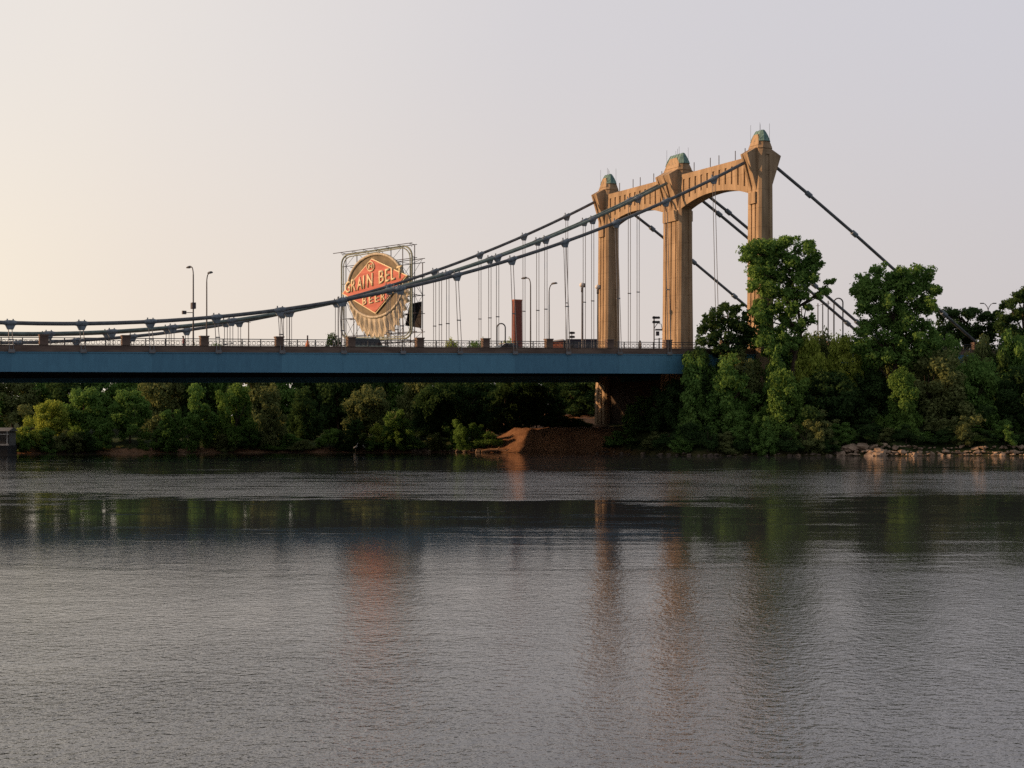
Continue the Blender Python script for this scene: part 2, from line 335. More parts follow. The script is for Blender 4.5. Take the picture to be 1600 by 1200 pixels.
for i in range(i0, i1):
    for sd in (0, 1):
        for src in (pil, bay):
            if i == 0 and sd == 0: continue
            c = src.copy(); COL.objects.link(c); c.parent = bridge
            c.location = (P0+i*PS, sd*(W+.84), SL*(P0+i*PS))
pil.location = bay.location = (P0, 0, SL*P0)
# road kerb / median strip
m_ = MB(fd); m_.box(A0, A1, 3.2, 3.5, -.02, .14); m_.box(A0, A1, W-3.5, W-3.2, -.02, .14); m_.box(A0, A1, WM1-1.2, WM2+1.2, -.02, .2); m_.build('kerb', M['parapet'], bridge)

# cables
def zc(a):
    k = a/D
    if k <= KT: return 13.55+.1415*k*k
    return float(np.interp(k, [13, 13.37, 14.08, 15.13, 16.1, 17.2, 19.0], [37.6, 35.94, 32.95, 28.36, 23.95, 18.95, 10.9]))
RC = .205
for w_, cm in ((0, 'cable'), (WM1, 'cable_green'), (WM2, 'cable_green'), (W, 'cable')):
    m_ = MB(); ks = list(np.linspace(-13, 12.65, 70)); m_.tube([(k*D, w_, zc(k*D)) for k in ks], RC, 10)
    cab = m_.build('main_cable', M[cm], bridge, True)
    m_ = MB(); ks = [13.35, 13.7, 14.08, 14.6, 15.13, 15.6, 16.1, 16.6, 17.2, 18, 19]; m_.tube([(k*D, w_, zc(k*D)) for k in ks], RC, 10)
    bst = m_.build('backstay_cable', M['cable'], bridge, True)
    for k in range(-4, 13):
        a = k*D; z = zc(a); s_ = (zc(a+.5)-zc(a-.5)); t = Vector((1, 0, s_)).normalized()
        m_ = MB(); P_ = Vector((a, w_, z))
        m_.tube([P_-t*.64, P_-t*.48, P_-t*.42, P_+t*.42, P_+t*.48, P_+t*.64], [.21, .24, .28, .28, .24, .21], 10)
        pv = [(a-.55, z-.08-s_*.5), (a+.55, z-.08+s_*.5), (a+.28, z-.66), (a-.28, z-.66)]
        m_.add([(x, w_-.12, zz) for x, zz in pv]+[(x, w_+.12, zz) for x, zz in pv], [(0, 1, 2, 3), (7, 6, 5, 4), (0, 4, 5, 1), (1, 5, 6, 2), (2, 6, 7, 3), (3, 7, 4, 0)])
        m_.box(a-.34, a-.22, w_-.05, w_+.05, z+.2, z+.40+abs(s_)*.1); m_.box(a+.22, a+.34, w_-.05, w_+.05, z+.2, z+.40+abs(s_)*.1)
        m_.build('cable_clamp', M['clamp'], cab)
        if z-zd(a) > 1.2:
            m_ = MB(); wh = w_-.95 if w_ == 0 else w_
            bot = zd(a)+(.0 if w_ == 0 else .1)
            for s2 in (-.17, .17):
                m_.tube([(a+s2, w_, z-.6), (a+s2*1.2, (w_-.87 if w_ == 0 else w_), bot)] if w_ == 0 else [(a+s2, w_, z-.6), (a+s2, w_, bot)], .042, 5)
            hz = zd(a)+(z-zd(a))*.42
            wz = w_-.87*.56 if w_ == 0 else w_
            m_.box(a-.25, a+.25, wz-.05, wz+.05, hz-.06, hz+.06)
            if w_ == 0: m_.box(a-.32, a+.32, w_-.96, w_-.79, zd(a)-.12, zd(a)+.22)
            m_.build('hanger', M['hanger'], bridge)
    for k in (14.08, 15.13, 16.2, 17.3):
        a = k*D; z = zc(a); t = Vector((1, 0, -.64)).normalized(); P_ = Vector((a, w_, z)); m_ = MB()
        m_.tube([P_-t*.45, P_-t*.4, P_+t*.4, P_+t*.45], [.26, .34, .34, .26], 10); m_.build('cable_clamp', M['clamp'], bst)

# towers
def column(wc, ww, nslots, name='tower_column'):
    m_ = MB(); hw = ww/2
    gr = .14
    def plan(ha, hw_, z):
        # chamfered rectangle with recessed vertical grooves in every face
        pts = []
        def face(p0, p1, nrm, grooves):     # grooves: fractions (centre, half width)
            L_ = (Vector(p1)-Vector(p0)); res = [Vector(p0)]
            for c, h_ in grooves:
                a = Vector(p0)+L_*(c-h_); b_ = Vector(p0)+L_*(c+h_); d_ = Vector(nrm)*gr
                res += [a, a-d_, b_-d_, b_]
            res.append(Vector(p1)); return res
        ch = .28
        gl = {1: [(.34, .05), (.70, .05)], 2: [(.20, .035), (.52, .035), (.82, .03)]}[nslots]
        pts += face((-ha+ch, -hw_), (ha-ch, -hw_), (0, -1), [(.56, .20)])
        pts += face((ha, -hw_+ch), (ha, hw_-ch), (1, 0), gl)
        pts += face((ha-ch, hw_), (-ha+ch, hw_), (0, 1), [(.44, .20)])
        pts += face((-ha, hw_-ch), (-ha, -hw_+ch), (-1, 0), gl)
        return [(AT+p.x, wc+p.y, z) for p in pts]
    m_.loft([plan(1.55, hw+.28, 1.0), plan(1.50, hw+.25, 8.0), plan(1.24, hw+.06, 12.5), plan(1.13, hw+.02, 22), plan(1.05, hw, 33.0), plan(1.02, hw, 37.3)])
    col = m_.build('tower_column', M['stone'], bridge)
    # bevelled shoulder and upper block
    def oct_(ha, hw_, z, ch): return [(AT+x, wc+y, z) for x, y in ((-ha+ch, -hw_), (ha-ch, -hw_), (ha, -hw_+ch), (ha, hw_-ch), (ha-ch, hw_), (-ha+ch, hw_), (-ha, hw_-ch), (-ha, -hw_+ch))]
    m_ = MB(); m_.loft([oct_(1.02, hw, 37.30, .3), oct_(.98, hw-.02, 38.0, .4), oct_(1.10, hw+.06, 38.05, .42), oct_(1.05, hw+.02, 38.4, .45), oct_(.92, hw-.14, 38.45, .45), oct_(.86, hw-.2, 38.95, .45)])
    m_.build('tower_shoulder', M['stone'], bridge)
    m_ = MB(); e = hw-1.0
    prof = [(38.955, .84, .95), (39.3, .74, .84), (39.7, .58, .68), (40.05, .40, .50), (40.3, .26, .34), (40.42, .12, .2)]
    m_.loft([oct_(a_, e+b_, z, a_*.45) for z, a_, b_ in prof])
    dome = m_.build('dome', M['copper'], bridge, False)
    m_ = MB()       # ribs of the copper roof
    for sy in (-1, 1):
        for t in (-.5, 0, .5):
            m_.tube([(AT+t*a_*1.1, wc+sy*(e+b_+.01), z) for z, a_, b_ in prof], .05, 4)
    for sx in (-1, 1):
        for t in np.linspace(-1, 1, 3 if ww < 4 else 5):
            m_.tube([(AT+sx*(a_+.01), wc+t*(e+b_*.5), z) for z, a_, b_ in prof], .05, 4)
    m_.build('dome_rib', M['copper'], dome)
    # concrete gable standing on the lit and far faces
    for sx in (-1, 1):
        m_ = MB(); x0, x1 = sorted((AT+sx*.50, AT+sx*.99)); gw = hw-.42
        pr = [(-gw, 38.46), (gw, 38.46), (gw*.86, 39.1), (max(gw*.45, .3), 39.85), (-max(gw*.45, .3), 39.85), (-gw*.86, 39.1)]
        n_ = len(pr)
        lean = lambda z: (z-38.46)*.30*(-sx)
        m_.add([(x0+max(min(lean(z), .3), -.3), wc+y, z) for y, z in pr]+[(x1+lean(z), wc+y, z) for y, z in pr],
               [tuple(range(n_))[::-1] if 1 else 0, tuple(range(n_, 2*n_))]+[(i, (i+1) % n_, (i+1) % n_+n_, i+n_) for i in range(n_)])
        m_.build('gable', M['stone'], bridge)
    # rods on top
    for x, y in ((-.75, -hw*.7), (.7, -hw*.7), (0, 0), (-.75, hw*.7), (.7, hw*.7)): m_ = MB(); m_.tube([(AT+x, wc+y, 38.9), (AT+x, wc+y, 41.2)], .02, 4); m_.build('lightning_rod', M['steel'], dome)
    # saddle housings: wedge hoods reaching out over the cables on both faces
    offs = [wc] if ww < 4 else [WM1, WM2]
    hwd = .72 if ww < 4 else (WM2-WM1)/2+.62
    for sx in (-1, 1):
        m_ = MB(); c = sum(offs)/len(offs)
        tip = 1.95 if sx < 0 else 2.1
        pr = [(.9, 38.25), (tip+.55, 37.35), (tip+.35, 36.75), (.98, 32.6), (.9, 32.6)]
        n_ = len(pr)
        for y0, y1 in ((c-hwd, c-hwd+.36), (c+hwd-.36, c+hwd)) if ww < 4 else ((c-hwd, c-hwd+.36), (c-.25, c+.25), (c+hwd-.36, c+hwd)):
            m_.add([(AT+sx*x, y0, z) for x, z in pr]+[(AT+sx*x, y1, z) for x, z in pr],
               [tuple(range(n_)), tuple(range(n_, 2*n_))[::-1]]+[((i+1) % n_, i, i+n_, (i+1) % n_+n_) for i in range(n_)])
        # roof slab and recessed face of the hood
        pr = [(.92, 38.22), (tip+.50, 37.34), (tip+.30, 36.9), (1.9, 36.2), (.95, 33.1), (.92, 33.1)]; n_ = len(pr)
        y0, y1 = c-hwd+.35, c+hwd-.35
        m_.add([(AT+sx*x, y0, z) for x, z in pr]+[(AT+sx*x, y1, z) for x, z in pr],
               [tuple(range(n_)), tuple(range(n_, 2*n_))[::-1]]+[((i+1) % n_, i, i+n_, (i+1) % n_+n_) for i in range(n_)])
        m_.box(*(sorted((AT+sx*.9, AT+sx*1.32))), c-hwd+.02, c+hwd-.02, 31.2, 32.62)
        m_.build('saddle_housing', M['stone'], bridge)
column(0, 2.8, 1); column(WMC, 4.4, 2); column(W, 2.8, 1)
# arched cross beams with slots
def beam(w0, w1):
    n_ = 24; ha = .72; m_ = MB()
    def bot(t): return 32.75+1.2*(1-(2*t-1)**2)
    rings = []
    for i in range(n_+1):
        t = i/n_; w_ = w0+(w1-w0)*t
        rings.append([(AT-ha, w_, bot(t)), (AT+ha, w_, bot(t)), (AT+ha, w_, 37.1), (AT-ha, w_, 37.1)])
    m_.loft(rings)
    m_.box(AT-ha-.10, AT+ha+.10, w0, w1, 37.1, 37.3)
    # arch rib slightly proud, and panels between the slots
    ns = 11
    for sx in (-1, 1):
        xa, xb = sorted((AT+sx*ha, AT+sx*(ha+.16))); 
        rings = []
        for i in range(n_+1):
            t = i/n_; w_ = w0+(w1-w0)*t; th = .75 if 1 else 0
            rings.append([(xa, w_, bot(t)), (xb, w_, bot(t)), (xb, w_, bot(t)+th), (xa, w_, bot(t)+th)])
        m_.loft(rings)
        for i in range(ns+1):
            ta = (i-.5+.16)/ns if i else 0; tb = (i+.5-.16)/ns if i < ns else 1
            wa, wb = w0+(w1-w0)*ta, w0+(w1-w0)*tb
            za, zb = bot(ta)+.752, bot(tb)+.752
            m_.add([(x, y, z) for x in (xa, xb) for y, z in ((wa, za), (wb, zb), (wb, 36.6), (wa, 36.6))], [(0, 1, 2, 3), (7, 6, 5, 4), (0, 4, 5, 1), (1, 5, 6, 2), (2, 6, 7, 3), (3, 7, 4, 0)])
        m_.box(xa, xb, w0, w1, 36.602, 37.098)
    o = m_.build('cross_beam', M['stone'], bridge)
    for t in (.12, .26, .50, .63, .88):
        r_ = MB(); w_ = w0+(w1-w0)*t; r_.tube([(AT, w_, 37.25), (AT, w_, 38.75)], .055, 5); r_.build('beam_rod', M['steel'], o)
beam(1.4, WMC-2.2); beam(WMC+2.2, W-1.4)
# solid pier wall under the towers, and the approach walls
m_ = MB(); m_.box(AT-.7, AT+.7, 1.3, WMC-2.2, 1, 9.9); m_.box(AT-.7, AT+.7, WMC+2.2, W-1.3, 1, 9.9); m_.build('pier_wall', M['stone_shaded'], bridge)
m_ = MB(); m_.box(19*D, 24*D, .2, W-.2, 0, 12.3); m_.build('abutment', M['parapet'], bridge)

# ------------------------------------------------------------------ things on the deck
def street_lamp(px, ptop, w_, sgn, label, arm=2.0, box=False):
    a = a_of(px, w_); X, Y = bw(a, w_); zt = CH+(HZ-ptop)*Y/F; z0 = zd(a)-.02
    e = empty('street_lamp', (X, Y, z0), TH, label=label, cat='street lamp', group='tall street lamps on the bridge deck')
    h = zt-z0; m_ = MB()
    path = [(0, 0, 0), (0, 0, .5), (0, 0, h*.5), (0, 0, h-1.0)]; rad = [.12, .095, .08, .07]
    for t in np.linspace(.15, 1, 7): g = t*math.pi/2; path.append((0, sgn*(.75*(1-math.cos(g))), h-1.0+.95*math.sin(g))); rad.append(.06)
    path.append((0, sgn*(arm-.7), h)); rad.append(.07)
    m_.tube(path, rad, 8); m_.tube([(0, 0, 0), (0, 0, .35)], .2, 8); m_.build('pole', M['pole'], e, True)
    m_ = MB(); y0, y1 = sorted((sgn*(arm-.8), sgn*(arm+.15)))
    m_.loft([[(-.16, y0, h-.06), (.16, y0, h-.06), (.16, y1, h-.06), (-.16, y1, h-.06)], [(-.2, y0, h+.02), (.2, y0, h+.02), (.2, y1, h+.02), (-.2, y1, h+.02)], [(-.1, y0+.1, h+.14), (.1, y0+.1, h+.14), (.1, y1-.1, h+.14), (-.1, y1-.1, h+.14)]])
    m_.build('lamp_head', M['pole'], e)
    if box:
        zb = CH+(HZ-481)*Y/F-z0
        m_ = MB(); m_.box(-.2, .2, -.35, .35, zb-.1, zb+.55); m_.tube([(0, 0, zb-.5), (-.85, .3, zb-.5)], .04, 5); m_.box(-1.1, -.7, .1, .5, zb-.68, zb-.32); m_.build('camera_box', M['steel'], e)
street_lamp(302, 415.5, 2.2, 1, 'tall curved lamp with camera box on its pole, nearest the left edge', box=True)
street_lamp(323, 428, 12, -1, 'tall curved lamp facing right, just right of the lamp with the camera box', arm=1.7)
street_lamp(829, 433, 2.2, 1, 'tall curved lamp facing left, just right of the brick chimney', arm=1.9)
street_lamp(858, 444.5, 12, -1, 'tall curved lamp facing right, between the chimney and the far tower', arm=1.7)
def globe_lamp(px, ptop, w_, label):
    a = a_of(px, w_); X, Y = bw(a, w_); zt = CH+(HZ-ptop)*Y/F; z0 = zd(a)-.02; h = zt-z0
    e = empty('globe_lamp', (X, Y, z0), TH, label=label, cat='street lamp', group='globe headed lamps by the tower')
    m_ = MB(); m_.tube([(0, 0, 0), (0, 0, .6), (0, 0, h-.6)], [.16, .12, .09], 8); m_.tube([(0, 0, h-.9), (0, 0, h-.3)], .16, 8); m_.tube([(0, 0, h-.35), (.25, -.1, h+.0)], .08, 6); m_.build('pole', M['pole'], e, True)
    m_ = MB(); m_.ball((-.08, -.05, h+.05), .33, 10, 8); m_.build('globe', M['white'], e, True)
    m_ = MB(); m_.box(.1, .4, -.2, .2, h-.25, h+.3); m_.build('lamp_housing', M['pole'], e)
globe_lamp(909.5, 446, 24, 'dark lamp pole with white globe standing left of the far tower')
globe_lamp(934, 449, 28, 'lamp with white globe standing against the far tower column')
# person behind the parapet
def person(px, w_, label, top, leg_, hair, h=1.74, lean=0, turn=0):
    a = a_of(px, w_); X, Y = bw(a, w_); z0 = zd(a)-.03
    s_ = h/1.74
    J = {'pel': (0, 0, .93), 'wai': (0, .0, 1.08), 'che': (.0+lean*.5, 0, 1.33), 'nek': (lean, 0, 1.48), 'hed': (lean*1.2+.01, 0, 1.60), 'top': (lean*1.2, 0, 1.70),
         'hl': (0, .10, .90), 'kl': (.10, .11, .50), 'al': (.02, .11, .09), 'tl': (.18, .12, .04), 'hr': (0, -.10, .90), 'kr': (-.02, -.11, .50), 'ar': (-.16, -.11, .10), 'tr': (-.02, -.12, .04),
         'sl': (lean*.8, .19, 1.40), 'el': (.02, .25, 1.13), 'wl': (.18, .22, .93), 'gl': (.22, .21, .86), 'sr': (lean*.8, -.19, 1.40), 'er': (-.06, -.25, 1.13), 'wr': (.05, -.24, .90), 'gr': (.08, -.23, .82)}
    rad = dict(pel=.15, wai=.13, che=.155, nek=.06, hed=.095, top=.075, hl=.095, kl=.06, al=.042, tl=.035, hr=.095, kr=.06, ar=.042, tr=.035, sl=.065, el=.043, wl=.03, gl=.032, sr=.065, er=.043, wr=.03, gr=.032)
    ed = [('pel', 'wai'), ('wai', 'che'), ('che', 'nek'), ('nek', 'hed'), ('hed', 'top'), ('pel', 'hl'), ('hl', 'kl'), ('kl', 'al'), ('al', 'tl'), ('pel', 'hr'), ('hr', 'kr'), ('kr', 'ar'), ('ar', 'tr'), ('che', 'sl'), ('sl', 'el'), ('el', 'wl'), ('wl', 'gl'), ('che', 'sr'), ('sr', 'er'), ('er', 'wr'), ('wr', 'gr')]
    ks = list(J)
    me = bpy.data.meshes.new('person'); me.from_pydata([tuple(c*s_ for c in J[k]) for k in ks], [(ks.index(p1), ks.index(p2)) for p1, p2 in ed], [])
    o = bpy.data.objects.new('person', me); COL.objects.link(o); o.location = (X, Y, z0); o.rotation_euler = (0, 0, TH+turn)
    md = o.modifiers.new('skin', 'SKIN'); o.modifiers.new('sub', 'SUBSURF').levels = 1; o.modifiers['sub'].render_levels = 2
    for i, k in enumerate(ks): me.skin_vertices[0].data[i].radius = (rad[k]*s_,)*2; me.skin_vertices[0].data[i].use_root = (k == 'pel')
    # clothing by height, as the material of the body surface
    m = bpy.data.materials.new('clothes_and_skin'); m.use_nodes = True; n = m.node_tree.nodes; l = m.node_tree.links
    t = n.new('ShaderNodeTexCoord'); s3 = n.new('ShaderNodeSeparateXYZ'); l.new(t.outputs['Object'], s3.inputs[0]); mr = n.new('ShaderNodeMapRange'); mr.inputs[2].default_value = 2.0; l.new(s3.outputs[2], mr.inputs[0])
    cr = n.new('ShaderNodeValToRGB'); cr.color_ramp.interpolation = 'CONSTANT'; l.new(mr.outputs[0], cr.inputs[0]); e = cr.color_ramp.elements
    st = [(0, (.03, .03, .03)), (.05, leg_), (.5*s_, top), (.74*s_, (.35, .2, .14))]
    while len(e) < len(st): e.new(.5)
    for i, (p_, c) in enumerate(st): e[i].position = p_; e[i].color = (*c, 1)
    l.new(cr.outputs[0], n['Principled BSDF'].inputs['Base Color']); me.materials.append(m)
    m_ = MB(); hc = (lean*1.2-.025, 0, 1.655); m_.ball(tuple(c*s_ for c in hc), .105*s_, 8, 6); m_.build('hair', mat('hair', hair, .8, .1), o, True)
    return setp(o, label=label, cat='person')
person(286.5, .9, 'person in dark red top walking behind the bridge parapet, left of the tall lamps', (.20, .045, .06), (.03, .03, .05), (.03, .02, .015), 1.8)
person(1000.5, .9, 'small dark clothed person at the railing between the two tower columns', (.03, .03, .04), (.03, .03, .04), (.02, .015, .01), 1.7)
# traffic cone / barrier marker
a = a_of(480.5, 1.2); X, Y = bw(a, 1.2)
e = empty('traffic_cone', (X, Y, zd(a)-.02), TH, label='orange traffic cone topped by a dark post on the deck left of the beer sign', cat='traffic cone')
mo = mat('orange_plastic', (.75, .25, .10), .5, .08)
m_ = MB(); m_.tube([(0, 0, .05), (0, 0, .7), (0, 0, 1.42)], [.42, .28, .09], 12); m_.box(-.45, .45, -.45, .45, 0, .05); m_.build('cone', mo, e, True)
m_ = MB(); m_.tube([(0, 0, 1.40), (0, 0, 1.98)], .085, 8); m_.build('post', M['steel'], e)
# cars
def car(px, w_, label, paint, h=1.5, L_=4.4, van=False):
    a = a_of(px, w_); X, Y = bw(a, w_); e = empty('parked_van' if van else 'passing_car', (X, Y, zd(a)-.02), TH, label=label, cat='van' if van else 'car')
    mp1 = mat('car_paint', paint, .3, .03, spec=.5)
    hl = L_/2
    if van: body = [(-hl, .35), (hl, .35), (hl, .95), (hl-.5, 1.1), (hl-1.1, 1.15), (-hl, 1.15)]; cab_ = [(-hl+.05, 1.15), (hl-1.1, 1.15), (hl-1.5, h), (-hl+.1, h)]
    else: body = [(-hl, .32), (hl, .32), (hl, .7), (hl-1.1, .92), (-hl+.6, .96), (-hl, .85)]; cab_ = [(-hl+.5, .95), (hl-1.2, .93), (hl-1.95, h), (-hl+1.2, h)]
    def ex(pr, y0, y1, nm, mt, par):
        m_ = MB(); k = len(pr); m_.add([(x, y0, z) for x, z in pr]+[(x, y1, z) for x, z in pr], [tuple(range(k)), tuple(range(k, 2*k))[::-1]]+[((i+1) % k, i, i+k, (i+1) % k+k) for i in range(k)]); return m_.build(nm, mt, par)
    ex(body, -.88, .88, 'body', mp1, e)
    ex([(x*.99, z) for x, z in cab_[:2]]+[(x, z-.08) for x, z in cab_[2:]], -.80, .80, 'window', M['glass'], e)
    m_ = MB(); x0, x1 = cab_[3][0], cab_[2][0]; m_.box(x0, x1, -.76, .76, h-.078, h); m_.build('roof', mp1, e)
    for x in (-hl+.8, hl-.85):
        for y in (-.8, .8):
            m_ = MB(); m_.tube([(x, y-.1, .33), (x, y+.1, .33)], .33, 14); m_.build('wheel', M['tyre'], e, False)
    for y in (-.6, .6): m_ = MB(); m_.box(hl-.02, hl+.03, y-.15, y+.15, .6, .75); m_.build('headlight', M['white'], e)
car(796, 6, 'pale car with its roof showing over the parapet below the arched pole', (.7, .7, .68), 1.50)
car(576, 6, 'pale green van roofline showing over the parapet under the beer sign', (.42, .50, .40), 1.95, 5.0, True)

# ------------------------------------------------------------------ beer sign on its lattice frame
SP0 = Vector(((536-800)*286/F, 286.0, 0)); SP1 = Vector(((646-800)*271.5/F, 271.5, 0))
su = (SP1-SP0).normalized(); sn = Vector((su.y, -su.x, 0))
if sn.y > 0: sn = -sn
Srot = math.atan2(su.y, su.x)
def SI(px, py):      # photo point -> (u, z) on the sign's plane
    q = (px-800)/F; # X=q*Y ; P=SP0+u*su
    u = (q*SP0.y-SP0.x)/(su.x-q*su.y); Y = SP0.y+u*su.y; return (u, CH+(HZ-py)*Y/F)
sign = empty('billboard_sign', SP0, Srot, label='big bottle cap beer sign reading GRAIN BELT BEER on a steel lattice frame', cat='sign')
M['cap'] = mat('weathered_cap_bronze', (.13, .105, .065), .7, scale=.8, col2=(.24, .19, .115))
M['skirt'] = mat('cream_skirt_paint', (.40, .35, .25), .6, scale=1.2, col2=(.62, .55, .42), stretch=(2, 1, .4))
M['cream'] = mat('cream_letter_paint', (.80, .66, .40), .5, .08, 2)
M['red'] = mat('weathered_red_paint', (.46, .10, .065), .6, scale=.7, col2=(.62, .17, .12), stretch=(.4, 1, 3))
M['palegreen'] = mat('pale_green_tube', (.20, .23, .17), .6, scale=3, col2=(.34, .37, .29))
# local frame: x=u, y = depth away from the viewer (local +y), z
def slab(pts, y0, y1, name, mt, par):     # convex or star-shaped outline, pts in (u,z)
    m_ = MB(); k = len(pts); m_.add([(u, y0, z) for u, z in pts]+[(u, y1, z) for u, z in pts], [tuple(range(k)), tuple(range(k, 2*k))[::-1]]+[((i+1) % k, i, i+k, (i+1) % k+k) for i in range(k)]); return m_.build(name, mt, par)
FC = (589.5, 446.5); FRX, FRY = 44.0, 50.0
face = lambda t, k=1.0: SI(FC[0]+FRX*k*math.cos(t), FC[1]-FRY*k*math.sin(t)-FRX*k*math.cos(t)*.10)
disc = slab([face(t) for t in np.linspace(0, 2*math.pi, 61)[:-1]], -.30, .1, 'cap_face', M['cap'], sign)
# rim ring
m_ = MB(); m_.tube([(*face(t, .985), )[0:1]+(-.34,)+(face(t, .985)[1],) for t in np.linspace(0, 2*math.pi, 73)[:-1]], .27, 6, True); m_.build('cap_rim', M['skirt'], sign, True)
# crimped skirt
m_ = MB(); na = 110; inner = []; outer = []
for i in range(na+1):
    s_ = i/na; t = math.pi*(1.0-.07)+s_*math.pi*1.17       # from left, through the bottom, to the right
    cx, cy = math.cos(t), math.sin(t)
    teeth = 21; ph = s_*teeth*2*math.pi
    inner.append((FC[0]+FRX*.99*cx, FC[1]-FRY*.99*cy-FRX*cx*.10, -.28))
    ox = FC[0]+1.0+ (49+1.2*math.cos(ph))*cx; wgt = max(0, -cy)
    oy = FC[1]+4-(49+29*wgt**.8+2.6*math.cos(ph)*(.4+wgt))*cy-44*cx*.10
    outer.append((ox, oy, .25+.22*math.cos(ph)))
rings = []
for f_ in (0, .2, .5, .8, 1):
    rings.append([])
    for i, (a_, b_) in enumerate(zip(inner, outer)):
        ph = i/na*21*2*math.pi
        u, z = SI(a_[0]+(b_[0]-a_[0])*f_, a_[1]+(b_[1]-a_[1])*f_); y = a_[2]+(b_[2]-a_[2])*f_**1.3-(.30*math.cos(ph)*math.sin(math.pi*min(1, f_*1.0)))
        rings[-1].append((u, y, z))
vs_ = [p_ for r in rings for p_ in r]; n1 = na+1
m_.add(vs_, [(j*n1+i, j*n1+i+1, (j+1)*n1+i+1, (j+1)*n1+i) for j in range(4) for i in range(na)])
sk = m_.build('crimped_skirt', M['skirt'], sign); sk.modifiers.new('thick', 'SOLIDIFY').thickness = .08
# red diamond and its cream outline
DM = [(538.5, 459), (585, 404), (640.5, 430.5), (590.5, 490.5)]
def grow(pts, k): cx = sum(p[0] for p in pts)/4; cy = sum(p[1] for p in pts)/4; return [(cx+(x-cx)*k, cy+(y-cy)*k) for x, y in pts]
slab([SI(*p_) for p_ in grow(DM, 1.0)], -.62, -.42, 'diamond_border', M['cream'], sign)
slab([SI(*p_) for p_ in grow(DM, .955)], -.72, -.621, 'diamond_panel', M['red'], sign)
# letters
def letter(ch, x0, y0b, x1, y1b, h0, h1, name, yf=-.86, th=.13, mt='cream'):
    # maps a glyph onto the photo quad (x0,y0b)-(x1,y1b) baseline with heights h0,h1
    cu = bpy.data.curves.new('glyph', 'FONT'); cu.body = ch; cu.offset = .012 if len(ch) == 1 else 0; cu.resolution_u = 3
    to = bpy.data.objects.new('glyph', cu); COL.objects.link(to); bpy.context.view_layer.update()
    me = bpy.data.meshes.new_from_object(to.evaluated_get(bpy.context.evaluated_depsgraph_get())); bpy.data.objects.remove(to)
    vs_ = np.array([v.co[:] for v in me.vertices]); mn, mx = vs_.min(0), vs_.max(0)
    bm = bmesh.new(); bm.from_mesh(me)
    for v in bm.verts:
        a_ = (v.co.x-mn[0])/(mx[0]-mn[0]+1e-6); b_ = (v.co.y-mn[1])/(mx[1]-mn[1]+1e-6)
        u, z = SI(x0+(x1-x0)*a_, y0b+(y1b-y0b)*a_-(h0+(h1-h0)*a_)*b_); v.co = (u, yf, z)
    r = bmesh.ops.extrude_face_region(bm, geom=bm.faces[:])
    for g_ in r['geom']:
        if isinstance(g_, bmesh.types.BMVert): g_.co.y += th
    bmesh.ops.recalc_face_normals(bm, faces=bm.faces); bm.to_mesh(me); bm.free(); me.materials.clear(); me.materials.append(M[mt])
    o = bpy.data.objects.new('letter', me); COL.objects.link(o); o.parent = sign; return o
word = 'GRAIN BELT'; xl = [545, 554.5, 563.5, 573.0, 579.0, None, 597.5, 607.5, 616.5, 625.5]; wl = [7.8, 7.2, 8.2, 2.0, 9.0, 0, 8.2, 6.8, 6.6, 8.4]
for c, x, w_ in zip(word, xl, wl):
    if c == ' ': continue
    bl = lambda X: 459.5-(X-545)*.288
    hh_ = 18.5+2.2*math.sin((x-545)/90*math.pi)
    letter(c, x, bl(x), x+w_, bl(x+w_), hh_, hh_, c)
for c, x in zip('BEER', (572, 582, 591.5, 601)):
    bl = lambda X: 477.3-(X-572)*.22
    letter(c, x, bl(x), x+(6.4), bl(x+6.4), 12, 12, c)
m_ = MB(); pr = [SI(584.5+5.6*math.cos(t), 416.8-7.2*math.sin(t)) for t in np.linspace(0, 2*math.pi, 25)[:-1]]
m_.tube([(u, -.80, z) for u, z in pr], .13, 6, True); m_.build('logo_ring', M['cream'], sign)
letter('M', 581.6, 420.6, 587.6, 419.8, 7, 7, 'M')
# rounded border tubes
def rr(x0, x1, yt0, yt1, yb0, yb1, r, inset=0):
    # rounded rectangle in photo space given the sloping top and bottom edges
    pts = []
    T = lambda x: yt0+(yt1-yt0)*(x-x0)/(x1-x0); B = lambda x: yb0+(yb1-yb0)*(x-x0)/(x1-x0)
    rx = r*.8
    for cx, cy, g0 in ((x1-rx, T(x1)+r, 90), (x1-rx, B(x1)-r, 0), (x0+rx, B(x0)-r, -90), (x0+rx, T(x0)+r, -180)):
        for i in range(7):
            g_ = R(g0-i*15); pts.append((cx+rx*math.cos(g_), cy-r*math.sin(g_)))
    return pts
for ins, rad_ in ((0, .16), (3.0, .10)):
    m_ = MB(); m_.tube([(SI(*p_)[0], -.1, SI(*p_)[1]) for p_ in rr(534.5+ins, 644.5-ins, 397.5+ins, 384.5+ins, 531-ins, 529-ins, 16)], rad_, 6, True)
    m_.build('border_tube', M['palegreen'], sign)
